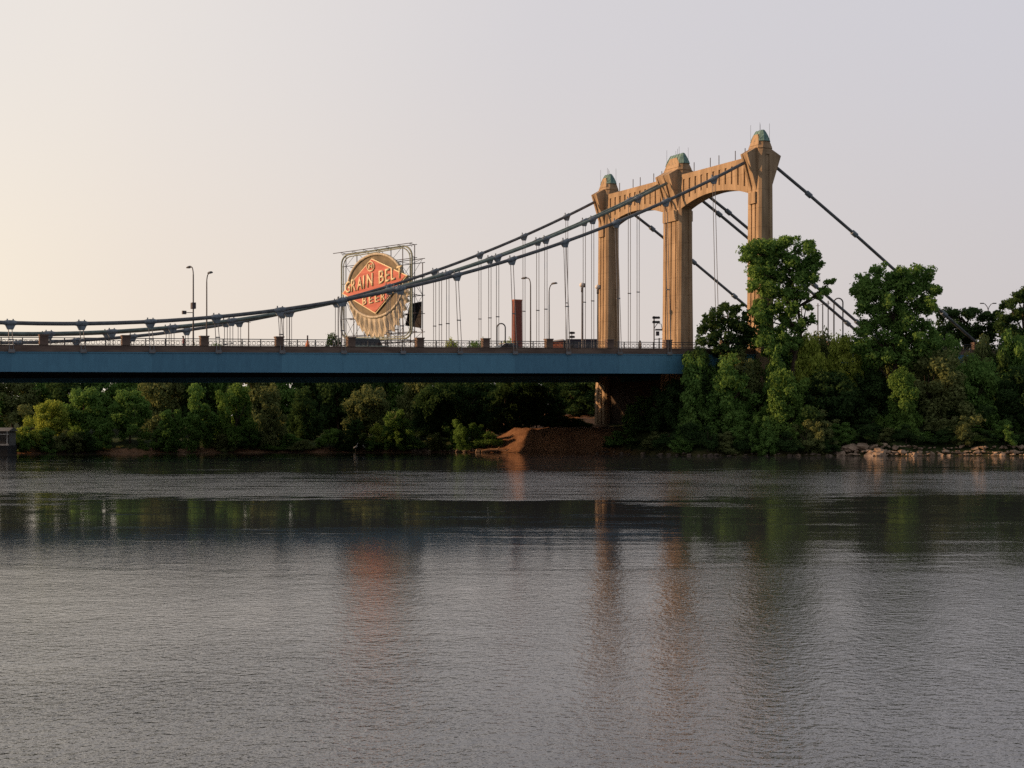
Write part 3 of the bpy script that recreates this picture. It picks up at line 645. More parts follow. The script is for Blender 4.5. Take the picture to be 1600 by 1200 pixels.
# supporting lattice standing on the island
U0, U1 = SI(532, 500)[0], SI(648, 500)[0]; ZT = SI(536, 394)[1]-.3; gs = 6.0
m_ = MB()
for yb, hs_ in ((.5, 0), (2.3, -3.0)):
    us = np.linspace(U0+1, U1-.6, 7)
    for i, u in enumerate(us): m_.tube([(u, yb, gs), (u, yb, ZT+hs_)], .085, 5)
    zl = [18.6, 20.2, 23.4, 26.6, 29.8, 33.0, ZT+hs_]
    for z in zl: m_.tube([(U0, yb+.0, z), (U1, yb, z)], .065, 4)
    for i in range(6):
        for j in range(len(zl)-1):
            if (i in (0, 4, 5)) or j in (0, 3, 4, 5):
                a_, b_ = (us[i], us[i+1]) if (i+j) % 2 else (us[i+1], us[i]); m_.tube([(a_, yb, zl[j]), (b_, yb, zl[j+1])], .045, 4)
for u in us:
    for z in (19, 23.4, 26.6, 29.8): m_.tube([(u, .5, z), (u, 2.3, z)], .045, 4); m_.tube([(u, .5, z), (u, 2.3, z-3.2)], .04, 4)
    m_.tube([(u, -.1, ZT-.4), (u, -.75, ZT+.15), (u, .5, ZT)], .05, 4)
m_.tube([(U0-1.2, -.75, ZT+.15), (U1+.2, -.75, ZT+.15)], .07, 5); m_.build('lattice_frame', M['steel'], sign)
slab([SI(*p_) for p_ in ((627, 474), (645, 470), (644.5, 512), (620, 508))], 1.9, 2.05, 'backing_panel', mat('black_panel', (.015, .013, .013), .8, .2), sign)

# ------------------------------------------------------------------ background structures
# chimney
def boxthing(name, px0, px1, ptop, Y, dep, zb, mt, label, cat, rz=R(40)):
    pc = PT((px0+px1)/2, ptop, Y); e = empty(name, (pc.x, Y, zb), rz, label=label, cat=cat); return e, pc.z-zb
e, h = boxthing('brick_chimney', 800, 815.5, 470, 340, 2, 5, None, 'tall square red brick chimney rising behind the bridge deck', 'chimney', R(28))
m_ = MB(); m_.loft([[(-.95-k, -.6-k, z), (.95+k, -.6-k, z), (.95+k, .6+k, z), (-.95-k, .6+k, z)] for z, k in ((0, .12), (h, 0))]); m_.build('stack', M['brick_dark'], e)
m_ = MB(); m_.loft([[(-.99, -.64, z), (.99, -.64, z), (.99, .64, z), (-.99, .64, z)] for z in (h+.001, h+.25)]); m_.build('chimney_cap', M['brick'], e)
# brick building and dark grey building
pc = PT(871, 533, 300)
e = empty('brick_building', (pc.x, 300, 5), R(-8), label='low red brick building with a sloping white roof edge right of the chimney', cat='building')
h = pc.z-5; m_ = MB(); m_.loft([[(-1.45, -2.5, 0), (1.35, -2.5, 0), (1.35, 4, 0), (-1.45, 4, 0)], [(-1.45, -2.5, h-.35), (1.35, -2.5, h), (1.35, 4, h), (-1.45, 4, h-.35)]]); m_.build('wall', M['brick'], e)
m_ = MB(); m_.loft([[(-1.6, -2.7, h-.345), (1.4, -2.7, h+.005), (1.4, 4.1, h+.005), (-1.6, 4.1, h-.345)], [(-1.6, -2.7, h-.13), (1.4, -2.7, h+.24), (1.4, 4.1, h+.24), (-1.6, 4.1, h-.13)]]); m_.build('roof', M['white'], e)
m_ = MB(); m_.box(-.9, .9, -2.56, -2.51, h-3.2, h-2.1); m_.build('window', M['glass'], e)
pc = PT(908, 531, 300); h = pc.z-5
e = empty('grey_building', (pc.x, 300, 5), 0, label='dark grey flat roofed building left of the far tower column', cat='building')
m_ = MB(); m_.box(-2.9, 3.6, -2.5, 6, 0, h-.45); m_.build('wall', mat('grey_cladding', (.11, .11, .12), .8, .2), e)
m_ = MB(); m_.box(-3.0, 3.7, -2.7, 6.1, h-.449, h); m_.build('roof', mat('dark_roof_band', (.035, .03, .045), .8, .2), e)
m_ = MB(); [m_.box(x, x+.7, -2.56, -2.51, h-2.2, h-1.2) for x in (-2.2, -.6, 1.0, 2.4)]; m_.build('window', M['glass'], e)
# stadium light masts
def floodmast(px, ptop, pbot, Y, wpx, label, platform=False):
    pt = PT(px, ptop, Y); e = empty('floodlight_mast', (pt.x, Y, 5), 0, label=label, cat='floodlight', group='floodlight masts behind the bridge')
    h = pt.z-5; wd = wpx*Y/F/2; m_ = MB(); m_.tube([(-wd*.55 if platform else 0, 0, 0), (-wd*.55 if platform else 0, 0, h)], .13 if platform else .09, 6)
    if platform: m_.tube([(wd*.9, 0, 0), (wd*.9, 0, h*.80-.2)], .14, 6)
    m_.build('mast', M['pole'], e)
    for j in range(2):
        z = h-.2-j*.85; m_ = MB(); m_.box(-wd, wd, -.06, .06, z-.05, z+.05)
        for i in range(4):
            x = -wd+wd*2*(i+.5)/4; m_.tube([(x, .2, z+.05), (x, -.35, z-.12)], [.16, .26], 8)
        m_.build('lamp_bank', M['pole'], e)
    if platform:
        zz = CH+(HZ-522)*Y/F-5
        m_ = MB(); m_.box(-wd*.2, wd*1.9, -.5, .5, zz+.7, zz+.95); m_.box(0, wd*.9, -.4, .4, zz-.3, zz+.5); m_.tube([(-.4, 0, zz+1), (.3, 0, zz+2.1), (1.0, 0, zz+1.9), (1.2, 0, zz+.9)], .07, 5); m_.tube([(1.2, 0, zz), (1.6, 0, zz-.9), (-.4, 0, zz-1)], .07, 5)
        m_.build('platform', M['steel'], e)
floodmast(893.5, 518, 531, 330, 8, 'small pair of floodlight banks above the grey building roof')
floodmast(1025, 494, 545, 300, 11, 'taller floodlight mast with a cluttered platform between the two tower columns', True)
# hoop poles, plain poles and twin lamp
def hoop(px0, px1, ptop, Y, label):
    p0 = PT(px0, ptop, Y); p1 = PT(px1, ptop, Y); r = (p1.x-p0.x)/2; c = (p0.x+p1.x)/2
    e = bpy.data.objects
    m_ = MB(); zz = p0.z-r-5
    m_.tube([(-r, 0, 0), (-r, 0, zz)]+[(-r*math.cos(t), 0, zz+r*math.sin(t)) for t in np.linspace(.2, math.pi-.2, 9)]+[(r, 0, zz), (r, 0, 0)], .12, 6)
    o = m_.build('hooped_pole', M['pole'], None, True); o.location = (c, Y, 5); setp(o, label=label, cat='pole', group='hooped grey poles')
hoop(776.5, 789.5, 505.5, 262, 'grey hooped pole standing among bushes just left of the brick chimney')
hoop(1303, 1317, 466, 262, 'grey hooped pole between the two tall trees on the right')
for px, pt_, lb in ((1252.5, 480, 'thin pole seen just right of the tall tree trunk'), (1278, 474, 'thin pole, second to the right of the tall tree trunk'), (1285.5, 472, 'thin pole, third to the right of the tall tree trunk'), (1294, 470, 'thin pole next to the hooped pole on its left'), (388.5, 500, 'short thin pole behind the deck right of the two tall left lamps')):
    P_ = PT(px, pt_, 262); m_ = MB(); m_.tube([(0, 0, 0), (0, 0, P_.z-5)], [.13, .09], 6); m_.tube([(-.35, 0, P_.z-5.4), (.35, 0, P_.z-5.4)], .04, 4)
    o = m_.build('thin_pole', M['pole']); o.location = (P_.x, 262, 5); setp(o, label=lb, cat='pole', group='thin poles behind the bridge')
P_ = PT(1544, 474, 262); e = empty('twin_street_lamp', (P_.x, 262, 5), 0, label='twin armed street lamp rising above the trees near the right edge', cat='street lamp')
h = P_.z-5; m_ = MB(); m_.tube([(0, 0, 0), (0, 0, h-1)], [.14, .09], 8)
for s_ in (-1, 1): m_.tube([(0, 0, h-1.1), (s_*.15, 0, h-.6), (s_*.5, 0, h-.12), (s_*.8, 0, h-.02)], .06, 6)
m_.build('pole', M['pole'], e, True)
for s_ in (-1, 1): m_ = MB(); m_.box(min(s_*.75, s_*1.35), max(s_*.75, s_*1.35), -.15, .15, h-.08, h+.08); m_.build('lamp_head', M['pole'], e)
# river house at the left edge
P_ = PT(-4, 705, 197); e = empty('boathouse', (P_.x, 197.5, 0), 0, label='small white framed boathouse at the water on the left edge', cat='boathouse')
m_ = MB(); m_.box(-3.5, 1.5, -1.2, 2.5, -.8, 1.05); m_.build('base', M['under'], e)
m_ = MB()
for x in (-3.4, -2.2, -.9, .3, 1.4):
    m_.box(x-.06, x+.06, -1.15, -1.03, 1.052, 2.86)
m_.box(-3.6, 1.6, -1.24, -1.1, 1.06, 1.25); m_.box(-3.6, 1.6, -1.25, -1.0, 2.40, 2.52); m_.build('porch_frame', M['white'], e)
m_ = MB(); m_.box(-3.4, 1.4, -.2, 2.4, 1.06, 2.86); m_.build('wall', mat('grey_green_boards', (.20, .20, .19), .8, .1), e)
m_ = MB(); m_.loft([[(-3.7, -1.35, 2.865), (1.7, -1.35, 2.865), (1.7, 2.6, 2.865), (-3.7, 2.6, 2.865)], [(-3.7, .4, 3.3), (1.7, .4, 3.3), (1.7, .8, 3.3), (-3.7, .8, 3.3)]]); m_.build('roof', mat('weathered_roof', (.14, .14, .13), .8, .2), e)
# two white wading birds
for px, lb, fl in ((556, 'white wading bird upright in the shallows, left one of the pair', 1), (569.5, 'white wading bird leaning forward in the shallows, right one of the pair', -1)):
    Y = shoreY((px-800)*212/F)-1.0; X = (px-800)*Y/F
    m_ = MB(); k = .25 if fl > 0 else .6
    m_.tube([(-.35*fl, 0, .62), (-.1*fl, 0, .72), (.12*fl, 0, .85), (.2*fl, 0, .98)], [.03, .12, .11, .05], 8)
    m_.tube([(.18*fl, 0, .92), (.2*fl, 0, 1.08), (.14*fl+k*.1, 0, 1.2), (.24*fl, 0, 1.30), (.32*fl, 0, 1.30)], [.05, .035, .03, .045, .035], 6)
    bd = m_.build('wading_bird', M['white'], None, True); bd.location = (X, Y, -.05); setp(bd, label=lb, cat='bird')
    m_ = MB(); m_.tube([(.30*fl, 0, 1.30), (.48*fl, 0, 1.26)], [.02, .006], 5); m_.build('beak', mat('beak', (.5, .35, .08)), bd)
    for y in (-.05, .05): m_ = MB(); m_.tube([(0, y, .65), (-.03*fl, y, .35), (0, y, 0)], .014, 4); m_.build('leg', M['steel'], bd)

# ------------------------------------------------------------------ rocks
def rock_mesh(seed):
    r = random.Random(seed); bm = bmesh.new()
    for i in range(15):
        v = Vector((r.gauss(0, 1), r.gauss(0, 1), r.gauss(0, 1))).normalized(); v = Vector((v.x*r.uniform(.42, .55), v.y*.42, v.z*r.uniform(.26, .36))); bm.verts.new(v)
    res = bmesh.ops.convex_hull(bm, input=bm.verts)
    bmesh.ops.delete(bm, geom=[v for v in bm.verts if not v.link_faces], context='VERTS')
    me = bpy.data.meshes.new('shore_rock'); bm.to_mesh(me); bm.free(); me.materials.append(M['rock']); return me
RM = [rock_mesh(i) for i in range(8)]
def rock(X, Y, z, s_, label, group, dark=False):
    o = bpy.data.objects.new('shore_rock', rnd.choice(RM)); COL.objects.link(o); o.location = (X, Y, z); o.scale = (s_*rnd.uniform(.9, 1.35), s_, s_*rnd.uniform(.75, 1.1)); o.rotation_euler = (rnd.uniform(-.25, .25), rnd.uniform(-.25, .25), rnd.uniform(0, 6.3))
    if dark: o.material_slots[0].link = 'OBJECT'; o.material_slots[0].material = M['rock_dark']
    setp(o, label=label, cat='rock', group=group)
for i in range(150):
    px = 1312+i*2.55+rnd.uniform(-3, 3); row = i % 3
    X = (px-800)*180/F; d = (-.1, .9, 2.1)[row]+rnd.uniform(-.3, .3)
    if px < 1335 and row == 2: d -= .8
    tall = 1.25 if px < 1420 else .9
    sz_ = rnd.choice((.45, .6, .75, .95, 1.5)); big_ = sz_ > 1
    Y = shoreY(X)+d; rock(X, Y, max(.05, gz(X, Y)*.75)+(.1, .30, .45)[row]*tall, sz_*.85*tall*(1.05 if row else .9), f'{"large" if big_ else "small"} pale boulder in the {("waterline", "middle", "upper")[row]} row of the stone bank at right', 'pale boulders along the right bank', False)
for i in range(46):
    px = 640+i*3.1+rnd.uniform(-3, 3); X = (px-800)*212/F; Y = shoreY(X)+rnd.uniform(-.3, 1.5)
    rock(X, Y, max(.05, gz(X, Y))+.1, rnd.uniform(.45, 1.1), 'brownish stone on the low shore left of the dirt bank', 'brown stones on the shore under the bridge', rnd.random() < .5)
for i in range(40):
    px = 930+i*9.5+rnd.uniform(-4, 4); X = (px-800)*186/F; Y = shoreY(X)+rnd.uniform(-.2, .9)
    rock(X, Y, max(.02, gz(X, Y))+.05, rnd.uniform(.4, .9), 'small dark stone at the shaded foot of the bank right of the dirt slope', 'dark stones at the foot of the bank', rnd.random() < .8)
Y = shoreY(-5*.25)-.1; P_ = PT(783, 706, 208)
m_ = MB(); m_.tube([(-1.6, 0, .12), (-.5, .1, .3), (.6, 0, .34), (1.7, -.2, .2), (2.1, -.1, .5)], [.2, .2, .17, .12, .05], 8); m_.tube([(.3, 0, .3), (.8, -.3, .7)], [.08, .03], 6)
o = m_.build('driftwood_log', mat('bleached_wood', (.45, .26, .15), .8, .2)); o.location = (P_.x-1, shoreY(P_.x)-.2, .05); setp(o, label='pale driftwood log at the waterline beside the orange dirt slope', cat='log')

# ------------------------------------------------------------------ trees
def leaves(puffs, dens=62, ls=.26, seed=0):
    r = np.random.RandomState(seed); V = []
    for x, y, z, rad in puffs:
        n_ = int(dens*rad*rad)+6
        d = r.normal(size=(n_, 3)); d /= np.linalg.norm(d, axis=1)[:, None]
        lob = 1+.22*np.sin(d[:, 0]*5+x*3)*np.sin(d[:, 1]*5+y)+.15*np.sin(d[:, 2]*7+z)
        rr_ = rad*(.40+.55*r.rand(n_)**.5+.30*r.rand(n_)**6)*lob
        pos = np.array([x, y, z])+d*rr_[:, None]*np.array([1, 1, .85])
        nrm = d+r.normal(size=(n_, 3))*.55+np.array([0, 0, .25]); nrm /= np.linalg.norm(nrm, axis=1)[:, None]
        t = np.cross(nrm, r.normal(size=(n_, 3))); t /= np.linalg.norm(t, axis=1)[:, None]; b_ = np.cross(nrm, t)
        sz = ls*(.55+.8*r.rand(n_))[:, None]
        q = np.stack([pos-t*sz*.75, pos-b_*sz*.45, pos+t*sz*.75, pos+b_*sz*.45], 1); V.append(q)
    V = np.concatenate(V).reshape(-1, 3); nq = len(V)//4
    me = bpy.data.meshes.new('crown'); me.vertices.add(len(V)); me.vertices.foreach_set('co', V.ravel().astype(np.float32))
    me.loops.add(nq*4); me.loops.foreach_set('vertex_index', np.arange(nq*4, dtype=np.int32)); me.polygons.add(nq); me.polygons.foreach_set('loop_start', np.arange(0, nq*4, 4, dtype=np.int32)); me.update(calc_edges=True)
    me.materials.append(LM['mid']); return me
def blob_puffs(seed, kind):
    r = np.random.RandomState(seed); P = []
    # reference crown: 10 m tall, 8 m wide, foot at z=0
    if kind == 'round':
        for i in range(46):
            d = r.normal(size=3); d /= np.linalg.norm(d); k = .62+.38*r.rand(); rad = r.uniform(.7, 1.45)
            P.append((d[0]*k*3.3, d[1]*k*3.3, 5.6+d[2]*k*3.5, rad))
        for i in range(12): P.append((r.normal()*2.4, r.normal()*2.4, r.uniform(1.2, 3.4), r.uniform(.8, 1.3)))
    if kind == 'drape':
        tops = [(r.uniform(-2.4, 2.4), r.uniform(-2.4, 2.4), r.uniform(6, 9.3)) for _ in range(6)]
        tops[0] = (0, 0, 9.2)
        for tx, ty, tz in tops:
            z = tz
            while z > .5:
                P.append((tx+r.normal()*.55, ty+r.normal()*.55, z, r.uniform(.55, 1.15)))
                z -= r.uniform(.45, .95); tx += r.normal()*.22+.06*np.sign(tx); ty += r.normal()*.22+.06*np.sign(ty)
        for i in range(14): P.append((r.uniform(-3.2, 3.2), r.uniform(-3, 3), r.uniform(.6, 4.5), r.uniform(.7, 1.3)))
    if kind == 'bush':
        for i in range(34):
            g = r.uniform(0, 6.28); k = r.rand()**.5; P.append((3.3*k*math.cos(g), 3.3*k*math.sin(g), 1+7.6*(1-k*.75)*r.uniform(.25, 1), r.uniform(.7, 1.4)))
    return P
CR = {}
for kd, sd in (('round', 1), ('drape', 2), ('bush', 3)):
    CR[kd] = [leaves(blob_puffs(sd*100+i, kd), 230, .265, sd*31+i) for i in range(5)]
def trunk_mesh(limbs):
    m_ = MB(); 
    for pts, rad in limbs: m_.tube(pts, rad, 7)
    me = bpy.data.meshes.new('trunk'); me.from_pydata(m_.v, [], m_.f); me.materials.append(M['bark']); return me
TR = []
for i in range(4):
    r = random.Random(i+50); lm = [([(0, 0, -.6), (.1, 0, 1.5), (r.uniform(-.3, .3), .1, 4), (0, .2, 7.5)], [.28, .22, .16, .05])]
    for k in range(6):
        g = r.uniform(0, 6.28); z = r.uniform(1.6, 4.5); lm.append(([(0, 0, z), (1.1*math.cos(g), 1.1*math.sin(g), z+1.2), (2.5*math.cos(g+.2), 2.5*math.sin(g+.2), z+2.6)], [.12, .08, .03]))
    TR.append(trunk_mesh(lm))
cnt = 0
ORD = ['first', 'second', 'third', 'fourth', 'fifth', 'sixth', 'seventh', 'eighth', 'ninth', 'tenth', 'eleventh', 'twelfth', 'thirteenth', 'fourteenth', 'fifteenth', 'sixteenth', 'seventeenth', 'eighteenth', 'nineteenth', 'twentieth', 'twenty-first', 'twenty-second', 'twenty-third', 'twenty-fourth', 'twenty-fifth']
LEAFW = dict(mid='green', olive='olive', dark='dark', brown='brownish', bright='bright', yellow='yellowish')
def tree(x0, x1, pt_, Y, kd, lm, label, group=None, name=None, cat='tree'):
    global cnt; cnt += 1
    X = ((x0+x1)/2-800)*Y/F; zt = CH+(HZ-pt_)*Y/F; wd = (x1-x0)*Y/F; g_ = gz(X, Y)-.15; h = zt-g_
    nm = name or {'round': 'leafy_tree', 'drape': 'vine_covered_tree', 'bush': 'riverside_bush'}[kd]
    e = empty(nm, (X, Y, g_), rnd.uniform(0, 6.28), label=label, cat=cat if kd != 'bush' else 'bush', group=group)
    sxy = wd/8.2; e.scale = (1, 1, 1)
    c = bpy.data.objects.new('crown', CR[kd][cnt % 5]); COL.objects.link(c); c.parent = e; c.scale = (sxy, max(sxy, .55), h/10.0)
    c.material_slots[0].link = 'OBJECT'; c.material_slots[0].material = LM[lm]
    t = bpy.data.objects.new('trunk', TR[cnt % 4]); COL.objects.link(t); t.parent = e; t.scale = (sxy*.9, sxy*.9, h/10.5)
def special(puffs_px, Y, lm, label, trunk_px, dens=70, ls=.25, seed=3, depth=3.0, name='tall_tree', group=None):
    # puffs in photo px: (x, y, r); spread in depth around Y
    r = np.random.RandomState(seed); base = PT(trunk_px[0][0], 700, Y); gx = base.x; g_ = gz(gx, Y)-.2
    P = []
    for x, y, rad in puffs_px:
        rr_ = rad*Y/F
        for k in range(9):
            dy = r.uniform(-1, 1)*depth*(.5+.5*r.rand()); P_ = PT(x+r.uniform(-.65, .65)*rad, y+r.uniform(-.6, .6)*rad, Y)
            P.append((P_.x-gx, dy, P_.z-g_, rr_*r.uniform(.42, .80)))
    e = empty(name, (gx, Y, g_), 0, label=label, cat='tree', group=group)
    me = leaves(P, dens, ls, seed); c = bpy.data.objects.new('crown', me); COL.objects.link(c); c.parent = e; me.materials.clear(); me.materials.append(LM[lm])
    lm_ = []
    main = [PT(x, y, Y) for x, y, _ in trunk_px]; lm_.append(([(gx-gx, 0, -.3)]+[(p_.x-gx, 0, p_.z-g_) for p_ in main[1:]], [r_ for _, _, r_ in trunk_px]))
    for i, (x, y, rad) in enumerate(puffs_px):
        j = min(range(1, len(main)), key=lambda q_: abs(main[q_].z-(PT(x, y, Y).z-2.2))); s0 = main[j]; P_ = PT(x, y, Y)
        yy = r.uniform(-.6, .6)*depth*.6
        lm_.append(([(s0.x-gx, 0, s0.z-g_), ((s0.x+P_.x)/2-gx, yy*.5, (s0.z*.55+P_.z*.45)-g_), (P_.x-gx, yy, P_.z-g_)], [.13, .09, .03]))
    t = bpy.data.objects.new('trunk', trunk_mesh(lm_)); COL.objects.link(t); t.parent = e
# the two tall trees and the smaller crowns that stand against the sky
special([(1172, 392, 15), (1190, 388, 14), (1212, 386, 15), (1232, 380, 13), (1255, 388, 14), (1272, 402, 13), (1279, 418, 10), (1180, 410, 16), (1205, 408, 18), (1232, 405, 18), (1258, 415, 16), (1190, 430, 17), (1215, 432, 18), (1242, 436, 17), (1266, 437, 11), (1205, 455, 17), (1228, 460, 16), (1250, 458, 12), (1178, 448, 9), (1290, 452, 9), (1297, 441, 6), (1281, 462, 7), (1215, 480, 14), (1238, 482, 12), (1228, 500, 12), (1205, 492, 13), (1262, 478, 8), (1164, 405, 8), (1188, 475, 12), (1180, 495, 13), (1198, 515, 14), (1222, 520, 14), (1246, 512, 12), (1264, 500, 9), (1184, 532, 14), (1230, 538, 14), (1205, 545, 13), (1250, 535, 12)],
        189, 'mid', 'tall loose crowned tree standing in front of the near tower column', [(1238, 700, .42), (1236, 600, .36), (1243, 550, .28), (1252, 515, .22), (1246, 480, .17), (1238, 440, .11), (1228, 405, .05)], seed=11, dens=210)
special([(1350, 436, 13), (1372, 424, 12), (1392, 432, 13), (1345, 455, 12), (1368, 448, 16), (1395, 452, 17), (1415, 440, 14), (1432, 425, 12), (1447, 430, 12), (1455, 448, 11), (1463, 458, 6), (1430, 452, 18), (1350, 478, 13), (1375, 480, 18), (1405, 482, 18), (1438, 480, 17), (1455, 485, 9), (1360, 505, 16), (1388, 508, 18), (1418, 508, 18), (1445, 508, 12), (1372, 530, 16), (1400, 534, 17), (1428, 530, 15), (1360, 462, 14), (1385, 466, 14), (1410, 460, 13), (1350, 466, 12), (1448, 468, 12), (1408, 428, 9), (1385, 555, 16), (1412, 556, 15), (1350, 520, 12), (1345, 540, 13), (1360, 560, 14), (1440, 550, 15), (1452, 530, 13)],
        189, 'mid', 'broad tall tree right of the backstay cables, second tall tree on the bank', [(1398, 700, .42), (1398, 600, .36), (1400, 555, .28), (1398, 500, .18), (1400, 450, .08)], seed=12, dens=210)
special([(1105, 498, 9), (1120, 488, 10), (1138, 482, 10), (1152, 484, 9), (1165, 492, 9), (1100, 515, 10), (1118, 508, 13), (1140, 505, 14), (1160, 510, 14), (1095, 532, 9), (1112, 530, 12), (1135, 528, 13), (1158, 532, 14), (1125, 548, 12), (1150, 552, 13), (1172, 520, 10)],
        190, 'dark', 'dark crown left of the tall tree, overlapping the deck end below the middle tower', [(1140, 700, .3), (1140, 600, .26), (1138, 550, .2), (1138, 505, .08)], seed=13, dens=210)
special([(1575, 478, 10), (1590, 468, 12), (1605, 460, 13), (1572, 498, 12), (1595, 492, 16), (1620, 485, 18), (1580, 518, 14), (1605, 520, 18), (1560, 505, 7)],
        205, 'dark', 'dark rounded tree rising at the right edge of the photo', [(1600, 700, .3), (1600, 600, .26), (1600, 520, .2), (1598, 485, .08)], seed=14, dens=210)
special([(1475, 492, 9), (1490, 488, 9), (1505, 492, 10), (1522, 488, 9), (1535, 496, 9), (1552, 494, 9), (1480, 510, 12), (1505, 512, 13), (1530, 515, 13), (1555, 512, 14), (1470, 520, 13), (1490, 530, 14), (1518, 532, 14), (1545, 530, 14), (1478, 545, 14), (1505, 548, 14), (1535, 548, 14)],
        214, 'dark', 'low dark crowns in a row between the broad tall tree and the right edge', [(1510, 700, .3), (1510, 600, .26), (1510, 530, .2), (1510, 505, .08)], seed=15, dens=250, name='spreading_tree')
# left bank, behind the bridge, front row
FG = 'trees along the far bank under the bridge'
for a_ in [(18, 70, 640, 203, 'bush', 'yellow', 'low yellow green bush nearest the boathouse'),
           (52, 108, 618, 206, 'round', 'yellow', 'yellow green tree with two rounded lobes beside the boathouse bush'),
           (92, 168, 600, 210, 'round', 'mid', 'mid green tree right of the yellow green lobes at far left'),
           (168, 238, 606, 210, 'round', 'mid', 'large rounded tree above the first brown strip of shore at left'),
           (232, 285, 640, 209, 'drape', 'mid', 'small vine draped tree right of the large rounded tree'),
           (275, 346, 598, 212, 'drape', 'mid', 'vine covered tree below the two tall left lamps'),
           (338, 402, 595, 214, 'drape', 'bright', 'bright vine covered tree right of the one below the tall lamps'),
           (398, 456, 598, 216, 'drape', 'olive', 'olive vine covered tree above the long brown shore strip'),
           (450, 505, 604, 222, 'drape', 'dark', 'dark recessed tree left of the small bright bush'),
           (496, 534, 652, 215, 'bush', 'bright', 'small bright green bush at the water left of the white birds'),
           (536, 612, 596, 222, 'round', 'olive', 'olive tree with tan top under the beer sign'),
           (540, 578, 655, 216, 'drape', 'dark', 'dark low shrub directly behind the white birds'),
           (572, 604, 652, 216, 'bush', 'yellow', 'small yellowish bush just right of the white birds'),
           (600, 652, 640, 216, 'drape', 'mid', 'mid green vine shrub right of the yellowish bush'),
           (640, 704, 600, 222, 'round', 'dark', 'dark shaded tree under the deck right of the beer sign'),
           (700, 728, 655, 215, 'drape', 'mid', 'spiky small shrub, first left of the dirt slope group'),
           (726, 750, 660, 214, 'drape', 'mid', 'narrow small shrub between the spiky shrub and the dirt slope'),
           (748, 778, 668, 213, 'bush', 'mid', 'small shrub touching the left edge of the orange dirt slope')]:
    tree(*a_[:6], a_[6], FG)
BGp = 'trees of the back row under the bridge'
cols = ['mid', 'olive', 'mid', 'dark', 'mid', 'mid', 'olive', 'dark', 'mid', 'olive', 'mid', 'dark', 'dark', 'dark']
bx_ = [-30, 20, 66, 112, 158, 208, 252, 296, 340, 392, 440, 484, 528, 572, 616, 660, 704]
for i, x in enumerate(bx_):
    tree(x-40, x+40, 572 if x < 170 else 556, 234+(i % 3)*3, 'round', cols[i % 14], f'{LEAFW[cols[i % 14]]} back row tree under the blue girder, {ORD[i]} from the left', BGp)
for i, x in enumerate(range(690, 1010, 34)):  # trees added to block light under the deck and shade the pier
    tree(x-38, x+38, 585, 223+(i % 3)*3 if x < 870 else 246, 'drape' if i % 2 else 'round', 'dark', f'dark tree added for shade under the deck behind the dirt slope, {ORD[i]} from the left', 'trees added for shade behind the dirt slope')
for i, x in enumerate([-60, -10, 40, 90, 140, 200, 250, 300, 345, 400, 490, 540, 600, 650, 700, 750, 800, 850, 900]):
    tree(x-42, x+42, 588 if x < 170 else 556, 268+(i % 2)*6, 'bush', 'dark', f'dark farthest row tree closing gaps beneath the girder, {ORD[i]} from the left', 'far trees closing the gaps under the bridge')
lo = [(-20, 665), (118, 676), (143, 680), (14, 672), (40, 655), (72, 668), (100, 662), (130, 674), (156, 660), (246, 670), (262, 662), (352, 668), (374, 676), (392, 662), (420, 684), (446, 676), (474, 682), (540, 672), (586, 676), (618, 668), (650, 682), (684, 676)]
for x, y, lb in ((838, 640, 'leftmost of three dark bushes added to darken the bank top left of the pier'), (872, 634, 'middle of three dark bushes added to darken the bank top left of the pier'), (904, 640, 'rightmost of three dark bushes added to darken the bank top, beside the pier')):
    tree(x-24, x+24, y, 225, 'bush', 'dark', lb, 'dark bushes added to shade the bank left of the pier')  # added to cover bright ground and help shade the pier
for i, (x, y) in enumerate(lo):
    Yb = shoreY((x-800)*208/F)+1.2
    tree(x-17, x+17, y, Yb, 'drape' if i % 2 else 'bush', ('mid', 'olive', 'dark', 'mid', 'bright')[i % 5], f'low bush hanging over the left waterline, {ORD[i]} from the left', 'low bushes at the left waterline')
# crowns peeping above the deck
for a_ in [(505, 545, 521, 262, 'drape', 'dark', 'dark bush peeping above the deck at the left foot of the beer sign'),
           (555, 598, 526, 262, 'round', 'mid', 'green treetop showing through the railing below the beer sign'),
           (636, 672, 531, 262, 'round', 'mid', 'green treetop showing through the railing at the right foot of the beer sign'),
           (684, 724, 521, 262, 'round', 'yellow', 'yellowish treetop above the deck between the beer sign and the chimney'),
           (712, 766, 526, 264, 'round', 'mid', 'darker treetop above the deck right of the yellowish one'),
           (768, 814, 527, 266, 'round', 'yellow', 'yellowish treetop at the foot of the hooped pole and chimney'),
           (802, 846, 537, 250, 'round', 'dark', 'dark low treetop above the deck right of the chimney foot'),
           (204, 240, 531, 258, 'round', 'olive', 'olive treetop seen through the railing left of the walking person'),
           (288, 320, 530, 258, 'round', 'olive', 'olive treetop seen through the railing under the lamp with the camera box'),
           (322, 356, 531, 258, 'round', 'mid', 'green treetop seen through the railing right of the two left lamps')]:
    tree(*a_[:6], a_[6], 'treetops showing above the deck')
